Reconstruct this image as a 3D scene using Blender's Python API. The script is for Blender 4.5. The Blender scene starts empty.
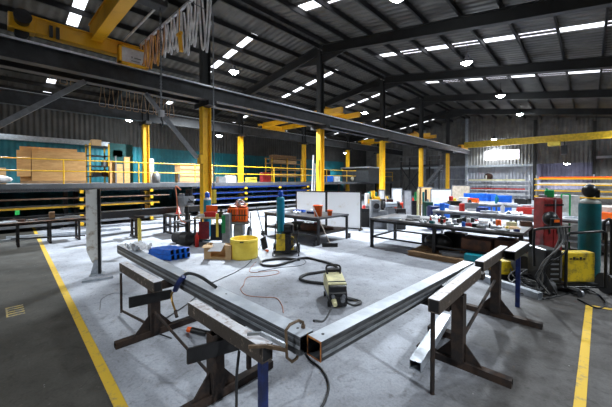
import bpy, bmesh, math, random
from mathutils import Vector, Matrix
R = math.radians
random.seed(7)
V = Vector
col = bpy.context.scene.collection
# ---------------------------------------------------------------- geometry of the view
F = 300.0; H = 1.9; HY = 180.0; YAW = R(43.4)
FW = V((-math.sin(YAW), math.cos(YAW), 0)); RT = V((math.cos(YAW), math.sin(YAW), 0))
def W(px, d, z=0.0):
    p = FW*d + RT*((px-306)/F*d); return V((p.x, p.y, z))
def G(px, py, z=0.0):
    return W(px, F*(H-z)/(py-HY), z)
# ---------------------------------------------------------------- mesh builder
def frame(p0, p1, up=(0,0,1)):
    d = (V(p1)-V(p0)); L = d.length; d.normalize(); u = V(up)
    if abs(d.dot(u)) > .99: u = V((0,1,0))
    s = d.cross(u).normalized(); u = s.cross(d).normalized()
    return d, s, u, L
def spl(pts, n=6):
    pts = [V(p) for p in pts]; out = []
    P = [pts[0]*2-pts[1]] + pts + [pts[-1]*2-pts[-2]]
    for i in range(1, len(P)-2):
        for k in range(n):
            t = k/n; a, b, c, d = P[i-1], P[i], P[i+1], P[i+2]
            out.append(.5*((2*b)+(c-a)*t+(2*a-5*b+4*c-d)*t*t+(3*b-a-3*c+d)*t**3))
    out.append(pts[-1]); return out
class MB:
    def __init__(s): s.v = []; s.f = []; s.m = []; s.sm = []; s.cur = 0; s.smooth = False
    def add(s, vs, fs, smooth=False):
        o = len(s.v); s.v += [V(q) for q in vs]
        for f in fs: s.f.append([i+o for i in f]); s.m.append(s.cur); s.sm.append(smooth)
        return s
    def use(s, i): s.cur = i; return s
    def bb(s, x0, x1, y0, y1, z0, z1):
        return s.add([(x0,y0,z0),(x1,y0,z0),(x1,y1,z0),(x0,y1,z0),(x0,y0,z1),(x1,y0,z1),(x1,y1,z1),(x0,y1,z1)],
            [(0,3,2,1),(4,5,6,7),(0,1,5,4),(1,2,6,5),(2,3,7,6),(3,0,4,7)])
    def box(s, c, size, rz=0, M=None):
        M = M or Matrix.Rotation(rz, 3, 'Z'); a, b, h = [q/2 for q in size]; c = V(c)
        vs = [c+M@V(q) for q in [(-a,-b,-h),(a,-b,-h),(a,b,-h),(-a,b,-h),(-a,-b,h),(a,-b,h),(a,b,h),(-a,b,h)]]
        return s.add(vs, [(0,3,2,1),(4,5,6,7),(0,1,5,4),(1,2,6,5),(2,3,7,6),(3,0,4,7)])
    def sect(s, p0, p1, rects, up=(0,0,1)):
        d, sd, u, L = frame(p0, p1, up); p0 = V(p0); p1 = V(p1)
        for (a0, a1, b0, b1) in rects:
            vs = [p+sd*a+u*b for p in (p0, p1) for a, b in ((a0,b0),(a1,b0),(a1,b1),(a0,b1))]
            s.add(vs, [(0,1,2,3),(7,6,5,4),(0,4,5,1),(1,5,6,2),(2,6,7,3),(3,7,4,0)])
        return s
    def bar(s, p0, p1, w, h=None, up=(0,0,1)):
        h = h or w; return s.sect(p0, p1, [(-w/2, w/2, -h/2, h/2)], up)
    def rhs(s, p0, p1, w, h, t=.008, up=(0,0,1)):
        a, b = w/2, h/2
        return s.sect(p0, p1, [(-a,a,b-t,b),(-a,a,-b,-b+t),(-a,-a+t,-b+t,b-t),(a-t,a,-b+t,b-t)], up)
    def isec(s, p0, p1, w, h, t=.02, up=(0,0,1)):
        a, b = w/2, h/2
        return s.sect(p0, p1, [(-a,a,b-t,b),(-a,a,-b,-b+t),(-t/2,t/2,-b+t,b-t)], up)
    def chan(s, p0, p1, w, h, t=.01, up=(0,0,1), side=1):
        a, b = w/2, h/2; e = (-a,-a+t) if side > 0 else (a-t,a)
        return s.sect(p0, p1, [(-a,a,b-t,b),(-a,a,-b,-b+t),(e[0],e[1],-b+t,b-t)], up)
    def angle(s, p0, p1, w, h, t=.008, up=(0,0,1)):
        a, b = w/2, h/2; return s.sect(p0, p1, [(-a,a,-b,-b+t),(-a,-a+t,-b+t,b)], up)
    def cyl(s, p0, p1, r0, r1=None, n=16, cap=True):
        r1 = r0 if r1 is None else r1; d, sd, u, L = frame(p0, p1); p0 = V(p0); p1 = V(p1); vs = []
        for p, r in ((p0,r0),(p1,r1)):
            for k in range(n):
                a = 2*math.pi*k/n; vs.append(p+(sd*math.cos(a)+u*math.sin(a))*r)
        s.add(vs, [(k,(k+1)%n,n+(k+1)%n,n+k) for k in range(n)], True)
        if cap:
            s.add(vs[:n], [tuple(reversed(range(n)))]); s.add(vs[n:], [tuple(range(n))])
        return s
    def lathe(s, prof, c=(0,0,0), n=20, M=None):
        c = V(c); vs = []
        for r, z in prof:
            for k in range(n):
                a = 2*math.pi*k/n; q = V((r*math.cos(a), r*math.sin(a), z)); vs.append(c+(M@q if M else q))
        fs = [(j*n+k, j*n+(k+1)%n, (j+1)*n+(k+1)%n, (j+1)*n+k) for j in range(len(prof)-1) for k in range(n)]
        return s.add(vs, fs, True)
    def tube(s, pts, r, n=8, closed=False):
        pts = [V(p) for p in pts]; N = len(pts); vs = []; pu = None
        for i, p in enumerate(pts):
            a = pts[(i-1) % N] if (closed or i > 0) else p; b = pts[(i+1) % N] if (closed or i < N-1) else p
            d = (b-a)
            if d.length < 1e-7: d = V((0,0,1))
            d.normalize()
            if pu is None: pu = V((0,0,1)) if abs(d.z) < .9 else V((0,1,0))
            sd = d.cross(pu)
            if sd.length < 1e-4: sd = d.cross(V((1,0,.1)))
            sd.normalize(); u = sd.cross(d).normalized(); pu = u
            for k in range(n):
                t = 2*math.pi*k/n; vs.append(p+(sd*math.cos(t)+u*math.sin(t))*r)
        M_ = N if closed else N-1
        fs = [(i*n+k, i*n+(k+1)%n, ((i+1)%N)*n+(k+1)%n, ((i+1)%N)*n+k) for i in range(M_) for k in range(n)]
        s.add(vs, fs, True)
        if not closed: s.add(vs[:n], [tuple(reversed(range(n)))]); s.add(vs[-n:], [tuple(range(n))])
        return s
    def prism(s, pts, ext):
        n = len(pts); pts = [V(p) for p in pts]; e = V(ext)
        return s.add(pts+[p+e for p in pts], [tuple(reversed(range(n))), tuple(range(n,2*n))]+[(k,(k+1)%n,n+(k+1)%n,n+k) for k in range(n)])
    def ball(s, c, r, sz=(1,1,1), n=12):
        prof = [(max(1e-4,math.cos(t))*r, math.sin(t)*r*sz[2]) for t in [(-math.pi/2)+math.pi*k/8 for k in range(9)]]
        c = V(c); vs = []
        for q, z in prof:
            for k in range(n): a = 2*math.pi*k/n; vs.append(c+V((q*math.cos(a)*sz[0], q*math.sin(a)*sz[1], z)))
        return s.add(vs, [(j*n+k, j*n+(k+1)%n, (j+1)*n+(k+1)%n, (j+1)*n+k) for j in range(8) for k in range(n)], True)
    def build(s, name, mats, parent=None, w=False, bevel=0, label=None, recenter=False):
        mats = mats if isinstance(mats, (list, tuple)) else [mats]
        me = bpy.data.meshes.new(name)
        off = V((0,0,0))
        if w and parent: off = parent.location.copy()
        if recenter:
            xs = [q.x for q in s.v]; ys = [q.y for q in s.v]; zs = [q.z for q in s.v]
            off = V(((min(xs)+max(xs))/2, (min(ys)+max(ys))/2, min(zs)))
        me.from_pydata([tuple(q-off) for q in s.v], [], s.f)
        me.polygons.foreach_set('material_index', s.m); me.polygons.foreach_set('use_smooth', s.sm)
        for m in mats: me.materials.append(m)
        bm = bmesh.new(); bm.from_mesh(me); bmesh.ops.recalc_face_normals(bm, faces=bm.faces); bm.to_mesh(me); bm.free()
        me.update()
        o = bpy.data.objects.new(name, me); col.objects.link(o)
        if parent: o.parent = parent
        if recenter: o.location = off
        if bevel:
            b = o.modifiers.new('bevel', 'BEVEL'); b.width = bevel; b.segments = 2; b.limit_method = 'ANGLE'; b.angle_limit = R(40)
        if label: o['label'] = label
        return o
def tag(o, label, cat, group=None):
    o['label'] = label; o['category'] = cat
    if group: o['group'] = group
    return o
def thing(name, label, cat, loc=(0,0,0), rz=0, group=None):
    o = bpy.data.objects.new(name, None); col.objects.link(o); o.empty_display_size = .1
    o.location = V(loc); o.rotation_euler = (0,0,rz); return tag(o, label, cat, group)
def solo(name, label, cat, mb, m, group=None, bevel=0):
    return tag(mb.build(name, m, recenter=True, bevel=bevel), label, cat, group)
def struct(name, mb, m, parent=None):
    o = mb.build(name, m, parent)
    if not parent: o['kind'] = 'structure'
    return o
def dup(root, loc, rz=None, label=None, group=None):
    r = root.copy(); col.objects.link(r); r.location = V(loc)
    if rz is not None: r.rotation_euler = (0,0,rz)
    if label: r['label'] = label
    if group: r['group'] = group
    for ch in list(root.children):
        c = ch.copy(); col.objects.link(c); c.parent = r
        for g in ch.children:
            d = g.copy(); col.objects.link(d); d.parent = c
    return r
# ---------------------------------------------------------------- materials
MC = {}
def mat(name, c, rough=.6, metal=0., c2=None, scale=6., bump=0., lo=.42, hi=.62, emit=0, detail=6, stretch=None, spec=None):
    if name in MC: return MC[name]
    m = bpy.data.materials.new(name); m.use_nodes = True; nt = m.node_tree; N = nt.nodes; L = nt.links
    b = N['Principled BSDF']; b.inputs['Roughness'].default_value = rough; b.inputs['Metallic'].default_value = metal
    b.inputs['Base Color'].default_value = (*c, 1)
    if spec is not None: b.inputs['Specular IOR Level'].default_value = spec
    if emit:
        b.inputs['Emission Color'].default_value = (*c, 1); b.inputs['Emission Strength'].default_value = emit
    c2 = c2 or tuple(q*.72 for q in c)
    tc = N.new('ShaderNodeTexCoord'); mp = N.new('ShaderNodeMapping')
    if stretch: mp.inputs['Scale'].default_value = stretch
    n = N.new('ShaderNodeTexNoise'); n.inputs['Scale'].default_value = scale; n.inputs['Detail'].default_value = detail; n.inputs['Roughness'].default_value = .65
    r = N.new('ShaderNodeValToRGB'); r.color_ramp.elements[0].position = lo; r.color_ramp.elements[1].position = hi
    r.color_ramp.elements[0].color = (*c2,1); r.color_ramp.elements[1].color = (*c,1)
    L.new(tc.outputs['Object'], mp.inputs[0]); L.new(mp.outputs[0], n.inputs['Vector']); L.new(n.outputs[0], r.inputs[0])
    if not emit: L.new(r.outputs[0], b.inputs['Base Color'])
    if bump:
        bp = N.new('ShaderNodeBump'); bp.inputs['Strength'].default_value = bump; bp.inputs['Distance'].default_value = .02
        L.new(n.outputs[0], bp.inputs['Height']); L.new(bp.outputs[0], b.inputs['Normal'])
    MC[name] = m; return m
def corr(name, c, axis, period=.2, rough=.6, c2=None, depth=.6):
    m = mat(name, c, rough, c2=c2, scale=1.2); nt = m.node_tree; N = nt.nodes; L = nt.links; b = N['Principled BSDF']
    g = N.new('ShaderNodeNewGeometry'); sp = N.new('ShaderNodeSeparateXYZ'); L.new(g.outputs['Position'], sp.inputs[0])
    mu = N.new('ShaderNodeMath'); mu.operation = 'MULTIPLY'; mu.inputs[1].default_value = 2*math.pi/period
    L.new(sp.outputs[axis], mu.inputs[0]); si = N.new('ShaderNodeMath'); si.operation = 'SINE'; L.new(mu.outputs[0], si.inputs[0])
    bp = N.new('ShaderNodeBump'); bp.inputs['Strength'].default_value = depth; bp.inputs['Distance'].default_value = .04
    L.new(si.outputs[0], bp.inputs['Height']); L.new(bp.outputs[0], b.inputs['Normal']); return m
yellow = mat('yellow_paint', (.83,.47,.015), .45, c2=(.62,.33,.015), scale=3, lo=.3, hi=.5)
crane_y = mat('crane_yellow', (.80,.40,.01), .4, c2=(.6,.28,.01), scale=2, lo=.3, hi=.5)
dark = mat('dark_steel', (.024,.023,.025), .5, .2, c2=(.012,.011,.011), scale=4)
dsteel = mat('rafter_steel', (.02,.019,.019), .6, .1, scale=2)
girder = mat('girder_paint', (.045,.046,.05), .5, .1, c2=(.025,.025,.026), scale=2.5)
railm = mat('rail_steel', (.75,.76,.80), .3, .15, scale=8)
greyst = mat('grey_steel', (.24,.25,.27), .4, .4, scale=5)
galv = mat('galvanised', (.52,.55,.60), .32, .6, c2=(.38,.41,.45), scale=9)
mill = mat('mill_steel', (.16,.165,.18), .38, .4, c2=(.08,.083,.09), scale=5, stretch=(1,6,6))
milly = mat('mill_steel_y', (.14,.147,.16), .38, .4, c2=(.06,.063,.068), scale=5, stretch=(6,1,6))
bright = mat('pale_steel', (.74,.78,.84), .38, .2, c2=(.52,.56,.62), scale=3)
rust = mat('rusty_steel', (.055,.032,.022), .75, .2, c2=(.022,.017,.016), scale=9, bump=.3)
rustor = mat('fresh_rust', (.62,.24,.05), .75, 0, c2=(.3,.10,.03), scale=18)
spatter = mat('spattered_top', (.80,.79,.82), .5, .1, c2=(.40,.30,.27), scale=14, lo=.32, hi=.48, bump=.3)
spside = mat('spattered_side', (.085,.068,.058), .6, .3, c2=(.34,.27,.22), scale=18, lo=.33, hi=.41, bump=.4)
black = mat('black_rubber', (.018,.018,.02), .6, scale=10)
blackp = mat('black_paint', (.012,.012,.013), .35, .2, scale=6)
bluep = mat('navy_paint', (.012,.03,.16), .45, .1, c2=(.008,.015,.07), scale=12)
blue = mat('blue_paint', (.01,.16,.72), .45, c2=(.01,.10,.5), scale=5)
blueb = mat('blue_wrap', (.012,.045,.22), .35, .1, scale=5)
teal = mat('teal_paint', (.0,.165,.20), .4, c2=(0,.12,.15), scale=3)
cylblue = mat('cylinder_blue', (.01,.27,.42), .35, c2=(.0,.2,.33), scale=5)
capblue = mat('cap_blue', (.01,.12,.75), .4, scale=5)
orange = mat('orange_plastic', (.95,.16,.005), .4, c2=(.85,.11,.005), scale=4)
red = mat('red_paint', (.24,.01,.01), .4, c2=(.12,.006,.006), scale=5)
redb = mat('bright_red', (.6,.02,.012), .4, scale=5)
white = mat('white_paint', (.68,.69,.72), .5, c2=(.48,.48,.50), scale=3)
ply = mat('plywood', (.62,.36,.14), .6, c2=(.50,.27,.10), scale=2.2, stretch=(1,1,5))
carton = mat('cardboard', (.55,.36,.18), .75, c2=(.46,.29,.14), scale=4)
paper = mat('paper', (.82,.83,.86), .7, c2=(.7,.7,.72), scale=5)
tuby = mat('yellow_tub', (.93,.72,.10), .5, c2=(.80,.58,.06), scale=4)
weldy = mat('welder_yellow', (.66,.46,.01), .5, c2=(.22,.16,.03), scale=7, lo=.36, hi=.52)
cream = mat('cream_plastic', (.80,.74,.42), .5, scale=6)
green = mat('green_plastic', (.01,.33,.09), .4, scale=5)
lgreen = mat('light_green', (.05,.7,.15), .5, scale=5)
bristle = mat('bristle', (.03,.028,.025), .9, scale=40)
wood = mat('timber', (.36,.22,.11), .7, c2=(.24,.14,.07), scale=4, stretch=(1,1,4))
brown = mat('brown_rust_box', (.13,.05,.025), .75, c2=(.06,.028,.02), scale=6)
concrete_w = mat('white_screen', (.92,.92,.93), .5, c2=(.70,.62,.50), scale=1.6, lo=.30, hi=.42)
cord_dull = mat('faded_orange_cord', (.5,.22,.15), .6, scale=8)
cord_o = mat('orange_cord', (.8,.25,.12), .5, scale=8)
lampm = mat('lamp_glow', (.85,.95,1.0), emit=90)
skym = mat('skylight_sheet', (.90,.93,1.0), emit=1.9)
skyd = mat('skylight_dim', (.88,.87,1.0), emit=1.9)
screen_g = mat('green_display', (.02,.8,.4), emit=1.2)
visor = mat('orange_visor', (.9,.16,.02), .2, scale=4)
PAL = dict(white=white, red=redb, orange=orange, blue=blue, black=blackp, grey=greyst, green=green, brown=brown, yellow=tuby, cream=cream, silver=galv, teal=teal, dark=dark, paper=paper, cardboard=carton, navy=bluep, timber=wood)

# ================================================================ SETTING
# floor
def floor_mat(name, light):
    m = bpy.data.materials.new(name); m.use_nodes = True; nt = m.node_tree; N = nt.nodes; L = nt.links; b = N['Principled BSDF']
    g = N.new('ShaderNodeNewGeometry')
    def noise(sc, det=8, ro=.6, off=0):
        n = N.new('ShaderNodeTexNoise'); n.inputs['Scale'].default_value = sc; n.inputs['Detail'].default_value = det; n.inputs['Roughness'].default_value = ro
        if off:
            a = N.new('ShaderNodeVectorMath'); a.inputs[1].default_value = (off,off,0); L.new(g.outputs['Position'], a.inputs[0]); L.new(a.outputs[0], n.inputs['Vector'])
        else: L.new(g.outputs['Position'], n.inputs['Vector'])
        return n.outputs[0]
    def ramp(src, p0, c0, p1, c1):
        r = N.new('ShaderNodeValToRGB'); e = r.color_ramp.elements; e[0].position = p0; e[1].position = p1; e[0].color = (*c0,1); e[1].color = (*c1,1)
        L.new(src, r.inputs[0]); return r.outputs[0]
    def mix(f, a, c, mode='MIX'):
        x = N.new('ShaderNodeMix'); x.data_type = 'RGBA'; x.blend_type = mode
        if isinstance(f, float): x.inputs[0].default_value = f
        else: L.new(f, x.inputs[0])
        L.new(a, x.inputs[6]); L.new(c, x.inputs[7]); return x.outputs[2]
    if light:
        base = ramp(noise(.8), .35, (.30,.31,.345), .66, (.52,.545,.61))
        worn = ramp(noise(2.2, 10, .7, 5), .35, (.055,.05,.047), .6, (.105,.10,.098))  # darker mottled tone, mixed over the base
        # darker mottled tone towards the walkway on the right (x > -1.6)
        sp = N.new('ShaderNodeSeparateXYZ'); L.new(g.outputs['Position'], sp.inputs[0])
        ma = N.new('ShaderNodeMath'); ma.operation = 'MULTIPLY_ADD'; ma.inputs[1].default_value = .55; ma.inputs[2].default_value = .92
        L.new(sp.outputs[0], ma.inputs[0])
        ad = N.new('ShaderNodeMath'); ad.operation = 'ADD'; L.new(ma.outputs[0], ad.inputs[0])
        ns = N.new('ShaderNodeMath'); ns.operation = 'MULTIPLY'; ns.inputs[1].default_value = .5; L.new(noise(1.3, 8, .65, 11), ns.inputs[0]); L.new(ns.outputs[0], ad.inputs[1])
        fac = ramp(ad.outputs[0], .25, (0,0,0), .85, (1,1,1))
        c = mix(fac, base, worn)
        spots = ramp(noise(9, 6, .7, 3), .30, (.62,.60,.58), .42, (1,1,1)); c = mix(1.0, c, spots, 'MULTIPLY')
        sm = ramp(noise(.35, 4, .6, 17), .38, (.74,.73,.72), .6, (1,1,1)); c = mix(1.0, c, sm, 'MULTIPLY')
    else:
        c = ramp(noise(1.1, 10, .65), .3, (.035,.032,.027), .7, (.07,.065,.057))
        spots = ramp(noise(14, 5, .7, 3), .62, (1,1,1), .72, (1.9,1.9,1.9)); c = mix(1.0, c, spots, 'MULTIPLY')
    # fine grain, streaks
    gr = ramp(noise(38, 6, .75, 9), .36, (.70,.70,.70), .56, (1,1,1)); c = mix(.75, c, gr, 'MULTIPLY')
    wv = N.new('ShaderNodeTexNoise'); wv.inputs['Scale'].default_value = 5; wv.inputs['Detail'].default_value = 9; wv.inputs['Distortion'].default_value = 2.2
    L.new(g.outputs['Position'], wv.inputs['Vector'])
    c = mix(.6, c, ramp(wv.outputs[0], .33, (.62,.60,.58), .43, (1,1,1)), 'MULTIPLY')
    # fine scratches / flecks
    vo = N.new('ShaderNodeTexVoronoi'); vo.inputs['Scale'].default_value = 7; L.new(g.outputs['Position'], vo.inputs['Vector'])
    fl = ramp(vo.outputs['Distance'], .03, (.25,.25,.25), .06, (0,0,0)); lt = N.new('ShaderNodeRGB'); lt.outputs[0].default_value = (.75,.75,.75,1)
    c = mix(fl, c, lt.outputs[0])
    L.new(c, b.inputs['Base Color'])
    rr = ramp(noise(3, 6), .3, (.6,.6,.6), .7, (.8,.8,.8)); L.new(rr, b.inputs['Roughness']); b.inputs['Specular IOR Level'].default_value = .25
    bp = N.new('ShaderNodeBump'); bp.inputs['Strength'].default_value = .12; bp.inputs['Distance'].default_value = .01; L.new(noise(25, 8), bp.inputs['Height']); L.new(bp.outputs[0], b.inputs['Normal'])
    return m
XL, XR, YB, YF = -22.0, 14.0, -7.0, 35.1
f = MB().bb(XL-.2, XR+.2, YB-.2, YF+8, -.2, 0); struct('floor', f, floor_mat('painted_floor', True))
def line_y(x): return .73 + (x+2.89)*(-.0341)
a = MB().prism([(XL,YB,.0015),(3.0,YB,.0015),(3.0,line_y(3.0),.0015),(XL,line_y(XL),.0015)], (0,0,.001)); struct('floor_aisle', a, floor_mat('bare_floor', False))
linem = mat('floor_line', (.60,.38,.03), .7, c2=(.26,.20,.09), scale=9, lo=.32, hi=.46)
def floor_line(pts, w, label):
    m = MB()
    for p, q in zip(pts[:-1], pts[1:]):
        m.bar((p[0],p[1],.004), (q[0],q[1],.004), w, .002)
    return solo('floor_marking', label, 'floor line', m, linem)
floor_line([(2.0,line_y(2.0)),(XL+.5,line_y(XL))], .088, 'long straight yellow line edging the dark aisle at left')
floor_line([(-.09,.5),(.02,6.2),(2.6,6.75)], .078, 'yellow corner line beside the gas cylinder trolley at right')
m = MB()
mk = G(13,312)
for i in range(5): m.bar(mk+V((-.20+.10*i,-.09,.004)), mk+V((-.20+.10*i,.09,.004)), .04, .002)
m.bar(mk+V((-.22,-.09,.0045)), mk+V((.22,-.09,.0045)), .02, .002)
solo('floor_stencil', 'worn faded yellow stencilled mark on the dark aisle floor', 'floor marking', m, mat('faded_yellow', (.36,.26,.07), .7, c2=(.15,.14,.12), scale=10, lo=.42, hi=.55))

# walls
RIDGE = 8.65; RX = -9.54; SL = .155
def roofz(x): return RIDGE - SL*abs(x-RX)
wall_grey = corr('wall_sheet_y', (.06,.055,.052), 1, .25, c2=(.035,.033,.03), depth=.8)
wall_teal = corr('wall_teal', (.0,.12,.15), 1, .25, c2=(.0,.08,.105), depth=.35)
wl = MB().bb(XL-.1, XL, YB, YF, 4.1, roofz(XL)); wl.use(1).bb(XL-.1, XL, YB, 30, 0, 4.1); wl.use(0).bb(XL-.1, XL, 30, YF, 0, 4.1)
struct('wall_left', wl, [wall_grey, wall_teal])
endg = corr('wall_sheet_x', (.19,.182,.175), 0, .28, c2=(.12,.115,.11), depth=.8)
endl = corr('wall_light_x', (.33,.345,.39), 0, .28, c2=(.24,.25,.29), depth=.7)
wf = MB()
def gable(x0, x1, z0, y0=YF, y1=YF+.1):
    xs = sorted({x0, x1} | ({RX} if x0 < RX < x1 else set()))
    pts = [(x0,y0,z0),(x1,y0,z0)] + [(x,y0,roofz(x)) for x in reversed(xs)]
    wf.prism(pts, (0,y1-y0,0))
gable(XL, XR, 4.85); 
wf.bb(XL,-7.86,YF,YF+.1,3.4,4.85); wf.bb(-4.98,XR,YF,YF+.1,3.4,4.85); wf.bb(-7.86,-4.98,YF,YF+.1,3.4,3.95)
wf.bb(XL,-13,YF,YF+.1,0,3.4)
wf.use(1).bb(-13,-3.6,YF,YF+.1,0,3.4); wf.use(0).bb(.2,XR,YF,YF+.1,0,3.4); wf.bb(-3.6,.2,YF,YF+.1,0,1.0)
struct('wall_far', wf, [endg, endl])
struct('window_1', MB().bb(-7.86,-4.98,YF+.03,YF+.06,3.95,4.85), mat('window_glow', (.97,.93,1.0), emit=3.2))
# annex seen through the opening
an = MB().bb(-3.7,.3,YF+5,YF+5.1,0,4).bb(-3.8,-3.7,YF+.1,YF+5,0,4).bb(.3,.4,YF+.1,YF+5,0,4).bb(-3.8,.4,YF+.1,YF+5.1,4,4.1)
struct('wall_annex', an, corr('annex_sheet', (.20,.185,.25), 0, .3))
struct('wall_right', MB().bb(XR, XR+.1, YB, YF, 0, roofz(XR)), wall_grey)
wb = MB(); wb.prism([(XL,YB,0),(XR,YB,0),(XR,YB,roofz(XR)),(RX,YB,roofz(RX)),(XL,YB,roofz(XL))], (0,-.1,0)); struct('wall_back', wb, endg)
# grey wall-side beams and girts
struct('trim_1', MB().bb(XL, XL+.3, -5, 5.2, 3.98, 4.25), galv)
struct('trim_2', MB().bb(XL+.01, -3.7, YF-.2, YF-.02, 3.2, 3.42), galv)
struct('trim_3', MB().bb(.25, XR, YF-.2, YF-.02, 3.7, 3.9), galv)
struct('trim_4', MB().bb(-13, -9.7, YF-.15, YF-.02, 1.9, 2.02), galv)

# roof: sheet + skylights, rafters, purlins
def quad_sheet(mb, x0, x1, y0, y1, t=.06, lift=0):
    mb.prism([(x0,y0,roofz(x0)+lift),(x1,y0,roofz(x1)+lift),(x1,y1,roofz(x1)+lift),(x0,y1,roofz(x0)+lift)], (0,0,t))
frames = [-6.9, -.9, 5.1, 11.1, 17.1, 23.1, 29.1]
skyY = [2.3+6*k for k in range(0, 6)]
SW = .52
roof = MB(); ys = [YB]
for y in skyY: ys += [y-SW/2, y+SW/2]
ys.append(YF+.1)
for i in range(0, len(ys), 2):
    if ys[i+1] > ys[i]:
        quad_sheet(roof, XL-.1, RX, ys[i]-(.07 if i else 0), ys[i+1]+.07); quad_sheet(roof, RX, XR+.1, ys[i], ys[i+1])
quad_sheet(roof, XL-.1, RX, YB, YB+.01)
roofm = corr('roof_sheet', (.085,.078,.068), 1, .3, c2=(.045,.041,.036), depth=.5)
ceil_ = struct('ceiling', roof, roofm)
PX = 1.2
nl = int((RX-XL)/PX); nr = int((XR-RX)/PX)
px_l = [RX-.25-PX*k for k in range(nl+1)]; px_r = [RX+.25+PX*k for k in range(nr+1)]
for y in skyY:
    for seq in (px_l, px_r):
        b_, d_ = MB(), MB()
        e = XL if seq is px_l else XR
        for k, x in enumerate(seq):
            x2 = seq[k+1] if k+1 < len(seq) else e
            lo, hi = min(x,x2), max(x,x2)
            if (seq is px_l and k in (0,5,6,9)) or (seq is px_r and k == 0):
                MBx = MB(); quad_sheet(MBx, lo, hi, y-SW/2-.001, y+SW/2+.001); MBx.build('roof_strip', roofm, ceil_); continue
            if seq is px_l:
                quad_sheet(b_, lo, hi, y-SW*.35, y+SW*.35, .02, .04); MBx = MB(); quad_sheet(MBx, lo, hi, y-SW/2, y-SW*.35); quad_sheet(MBx, lo, hi, y+SW*.35, y+SW/2); MBx.build('roof_strip', roofm, ceil_)
            elif k % 2: quad_sheet(b_, lo, hi, y-SW/2, y+SW/2, .02, .04)
            else:
                quad_sheet(d_, lo, hi, y-SW/2, y-SW/6, .02, .04); quad_sheet(d_, lo, hi, y+SW/6, y+SW/2, .02, .04)
                quad_sheet(roof2 := MB(), lo, hi, y-SW/6, y+SW/6); roof2.build('roof_strip', roofm, ceil_)
        MBx = MB(); quad_sheet(MBx, min(seq[0],RX), max(seq[0],RX), y-SW/2, y+SW/2); MBx.build('roof_strip', roofm, ceil_)
        b_.build('skylight', skym, ceil_)
        if d_.v: d_.build('skylight', skyd, ceil_)
for x in px_l + px_r:
    MB().sect((x,YB,roofz(x)-.13), (x,YF,roofz(x)-.13), [(-.035,.035,.085,.1),(-.012,.012,-.1,.1),(-.035,.035,-.1,-.085)]).build('purlin', dsteel, ceil_)
for y in frames:
    for sgn, e in ((-1, XL), (1, XR)):
        p0 = V((RX+sgn*.15, y, roofz(RX)-.50)); p1 = V((e, y, roofz(e)-.48))
        r = MB().isec(p0, p1, .22, .44, .025)
        hx = RX+sgn*1.6
        r.prism([(RX+sgn*.1,y-.02,roofz(RX)-.7),(hx,y-.02,roofz(hx)-.7),(RX+sgn*.1,y-.02,roofz(RX)-1.15)], (0,.04,0))
        r.build('rafter', dsteel, ceil_)

# end-wall portal columns
endc = [(-9.54,'pale grey steel wall post below the gable peak'),(-3.75,'dark steel wall post left of the far opening'),(.25,'steel wall post right of the far opening'),(-14.0,'pale steel wall post behind the steel stair'),(5.5,'steel wall post at far right')]
for x, lb in endc:
    solo('wall_post', lb, 'steel post', MB().isec((x,YF-.2,0),(x,YF-.2,roofz(x)-.3),.2,.3,.02,up=(0,1,0)), galv if x in (-9.54,-14.0) else dsteel)

# ================================================================ COLUMNS + RUNWAYS
X1, X2 = -9.54, -16.7
def column(x, y, label, grp, h, base_z=0, upper=True, w=.31):
    t = thing('steel_column', label, 'column', (x,y,base_z), 0, grp)
    m = MB().isec((0,0,.03),(0,0,h),.24,w,.028,up=(0,1,0)); m.build('yellow_shaft', yellow, t, label='yellow painted lower shaft')
    MB().bb(-.25,.25,-.28,.28,0,.03).build('base_plate', yellow, t)
    MB().bb(-.50,.50,-.14,.14,h,h+.16).build('cap_plate', dark, t)
    if upper:
        MB().isec((0,0,h+.161),(0,0,roofz(x)-base_z-.5),.22,.30,.022,up=(0,1,0)).build('upper_shaft', dsteel, t, label='dark steel upper shaft')
    return t
names1 = ['behind and left of the crane hook','nearest yellow column, above the orange machines','yellow column at the left end of the white screens','yellow column right of the white screens','yellow column behind the red bins, fourth along the row','yellow column beside the whiteboards, last of the row']
c1 = column(X1, 5.1, 'widest and nearest yellow column, standing behind the cluttered trolley', 'yellow columns under the ridge', 4.36)
for y, lb in ((-.9,'yellow column just off the left edge of the floor line'),(11.1,'yellow column rising behind the long white screens'),(17.1,'yellow column right of the white screens, above the orange drill'),(23.1,'yellow column behind the red shelving bins'),(29.1,'farthest yellow column, behind the whiteboard')):
    dup(c1, (X1,y,0), label=lb)
MB().bb(-.12,.12,-.24,-.156,2.45,2.75).build('brace_bracket', yellow, c1)
c2 = column(X2, 5.6, 'yellow column through the platform beside the white drum', 'yellow columns along the platform', 4.739, w=.28)
for y, lb in ((11.4,'yellow column on the platform beside the yellow crate'),(17.4,'yellow column on the platform behind the white screens'),(23.4,'yellow column on the platform beside the white sacks'),(29.1,'yellow column at the far end of the platform')):
    dup(c2, (X2,y,0), label=lb)
def runway(x, z0, h, label, y0, y1, rail=True):
    t = thing('crane_runway', label, 'crane runway', (x,(y0+y1)/2,z0))
    L = (y1-y0)/2
    MB().isec((0,-L,h/2),(0,L,h/2),.26,h,.03).build('girder', girder, t)
    MB().bar((0,-L,h+.025),(0,L,h+.025),.06,.05).build('rail', railm, t, label='bright worn crane rail')
    return t
runway(X1+.36, 4.521, .44, 'dark crane runway girder on the near side of the ridge columns', -6.8, 34.8)
runway(X1-.36, 4.521, .44, 'crane runway girder on the left side of the ridge columns', -6.8, 34.8)
runway(X2, 4.9, .55, 'grey crane runway girder above the raised platform', -6.8, 34.8)
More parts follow.
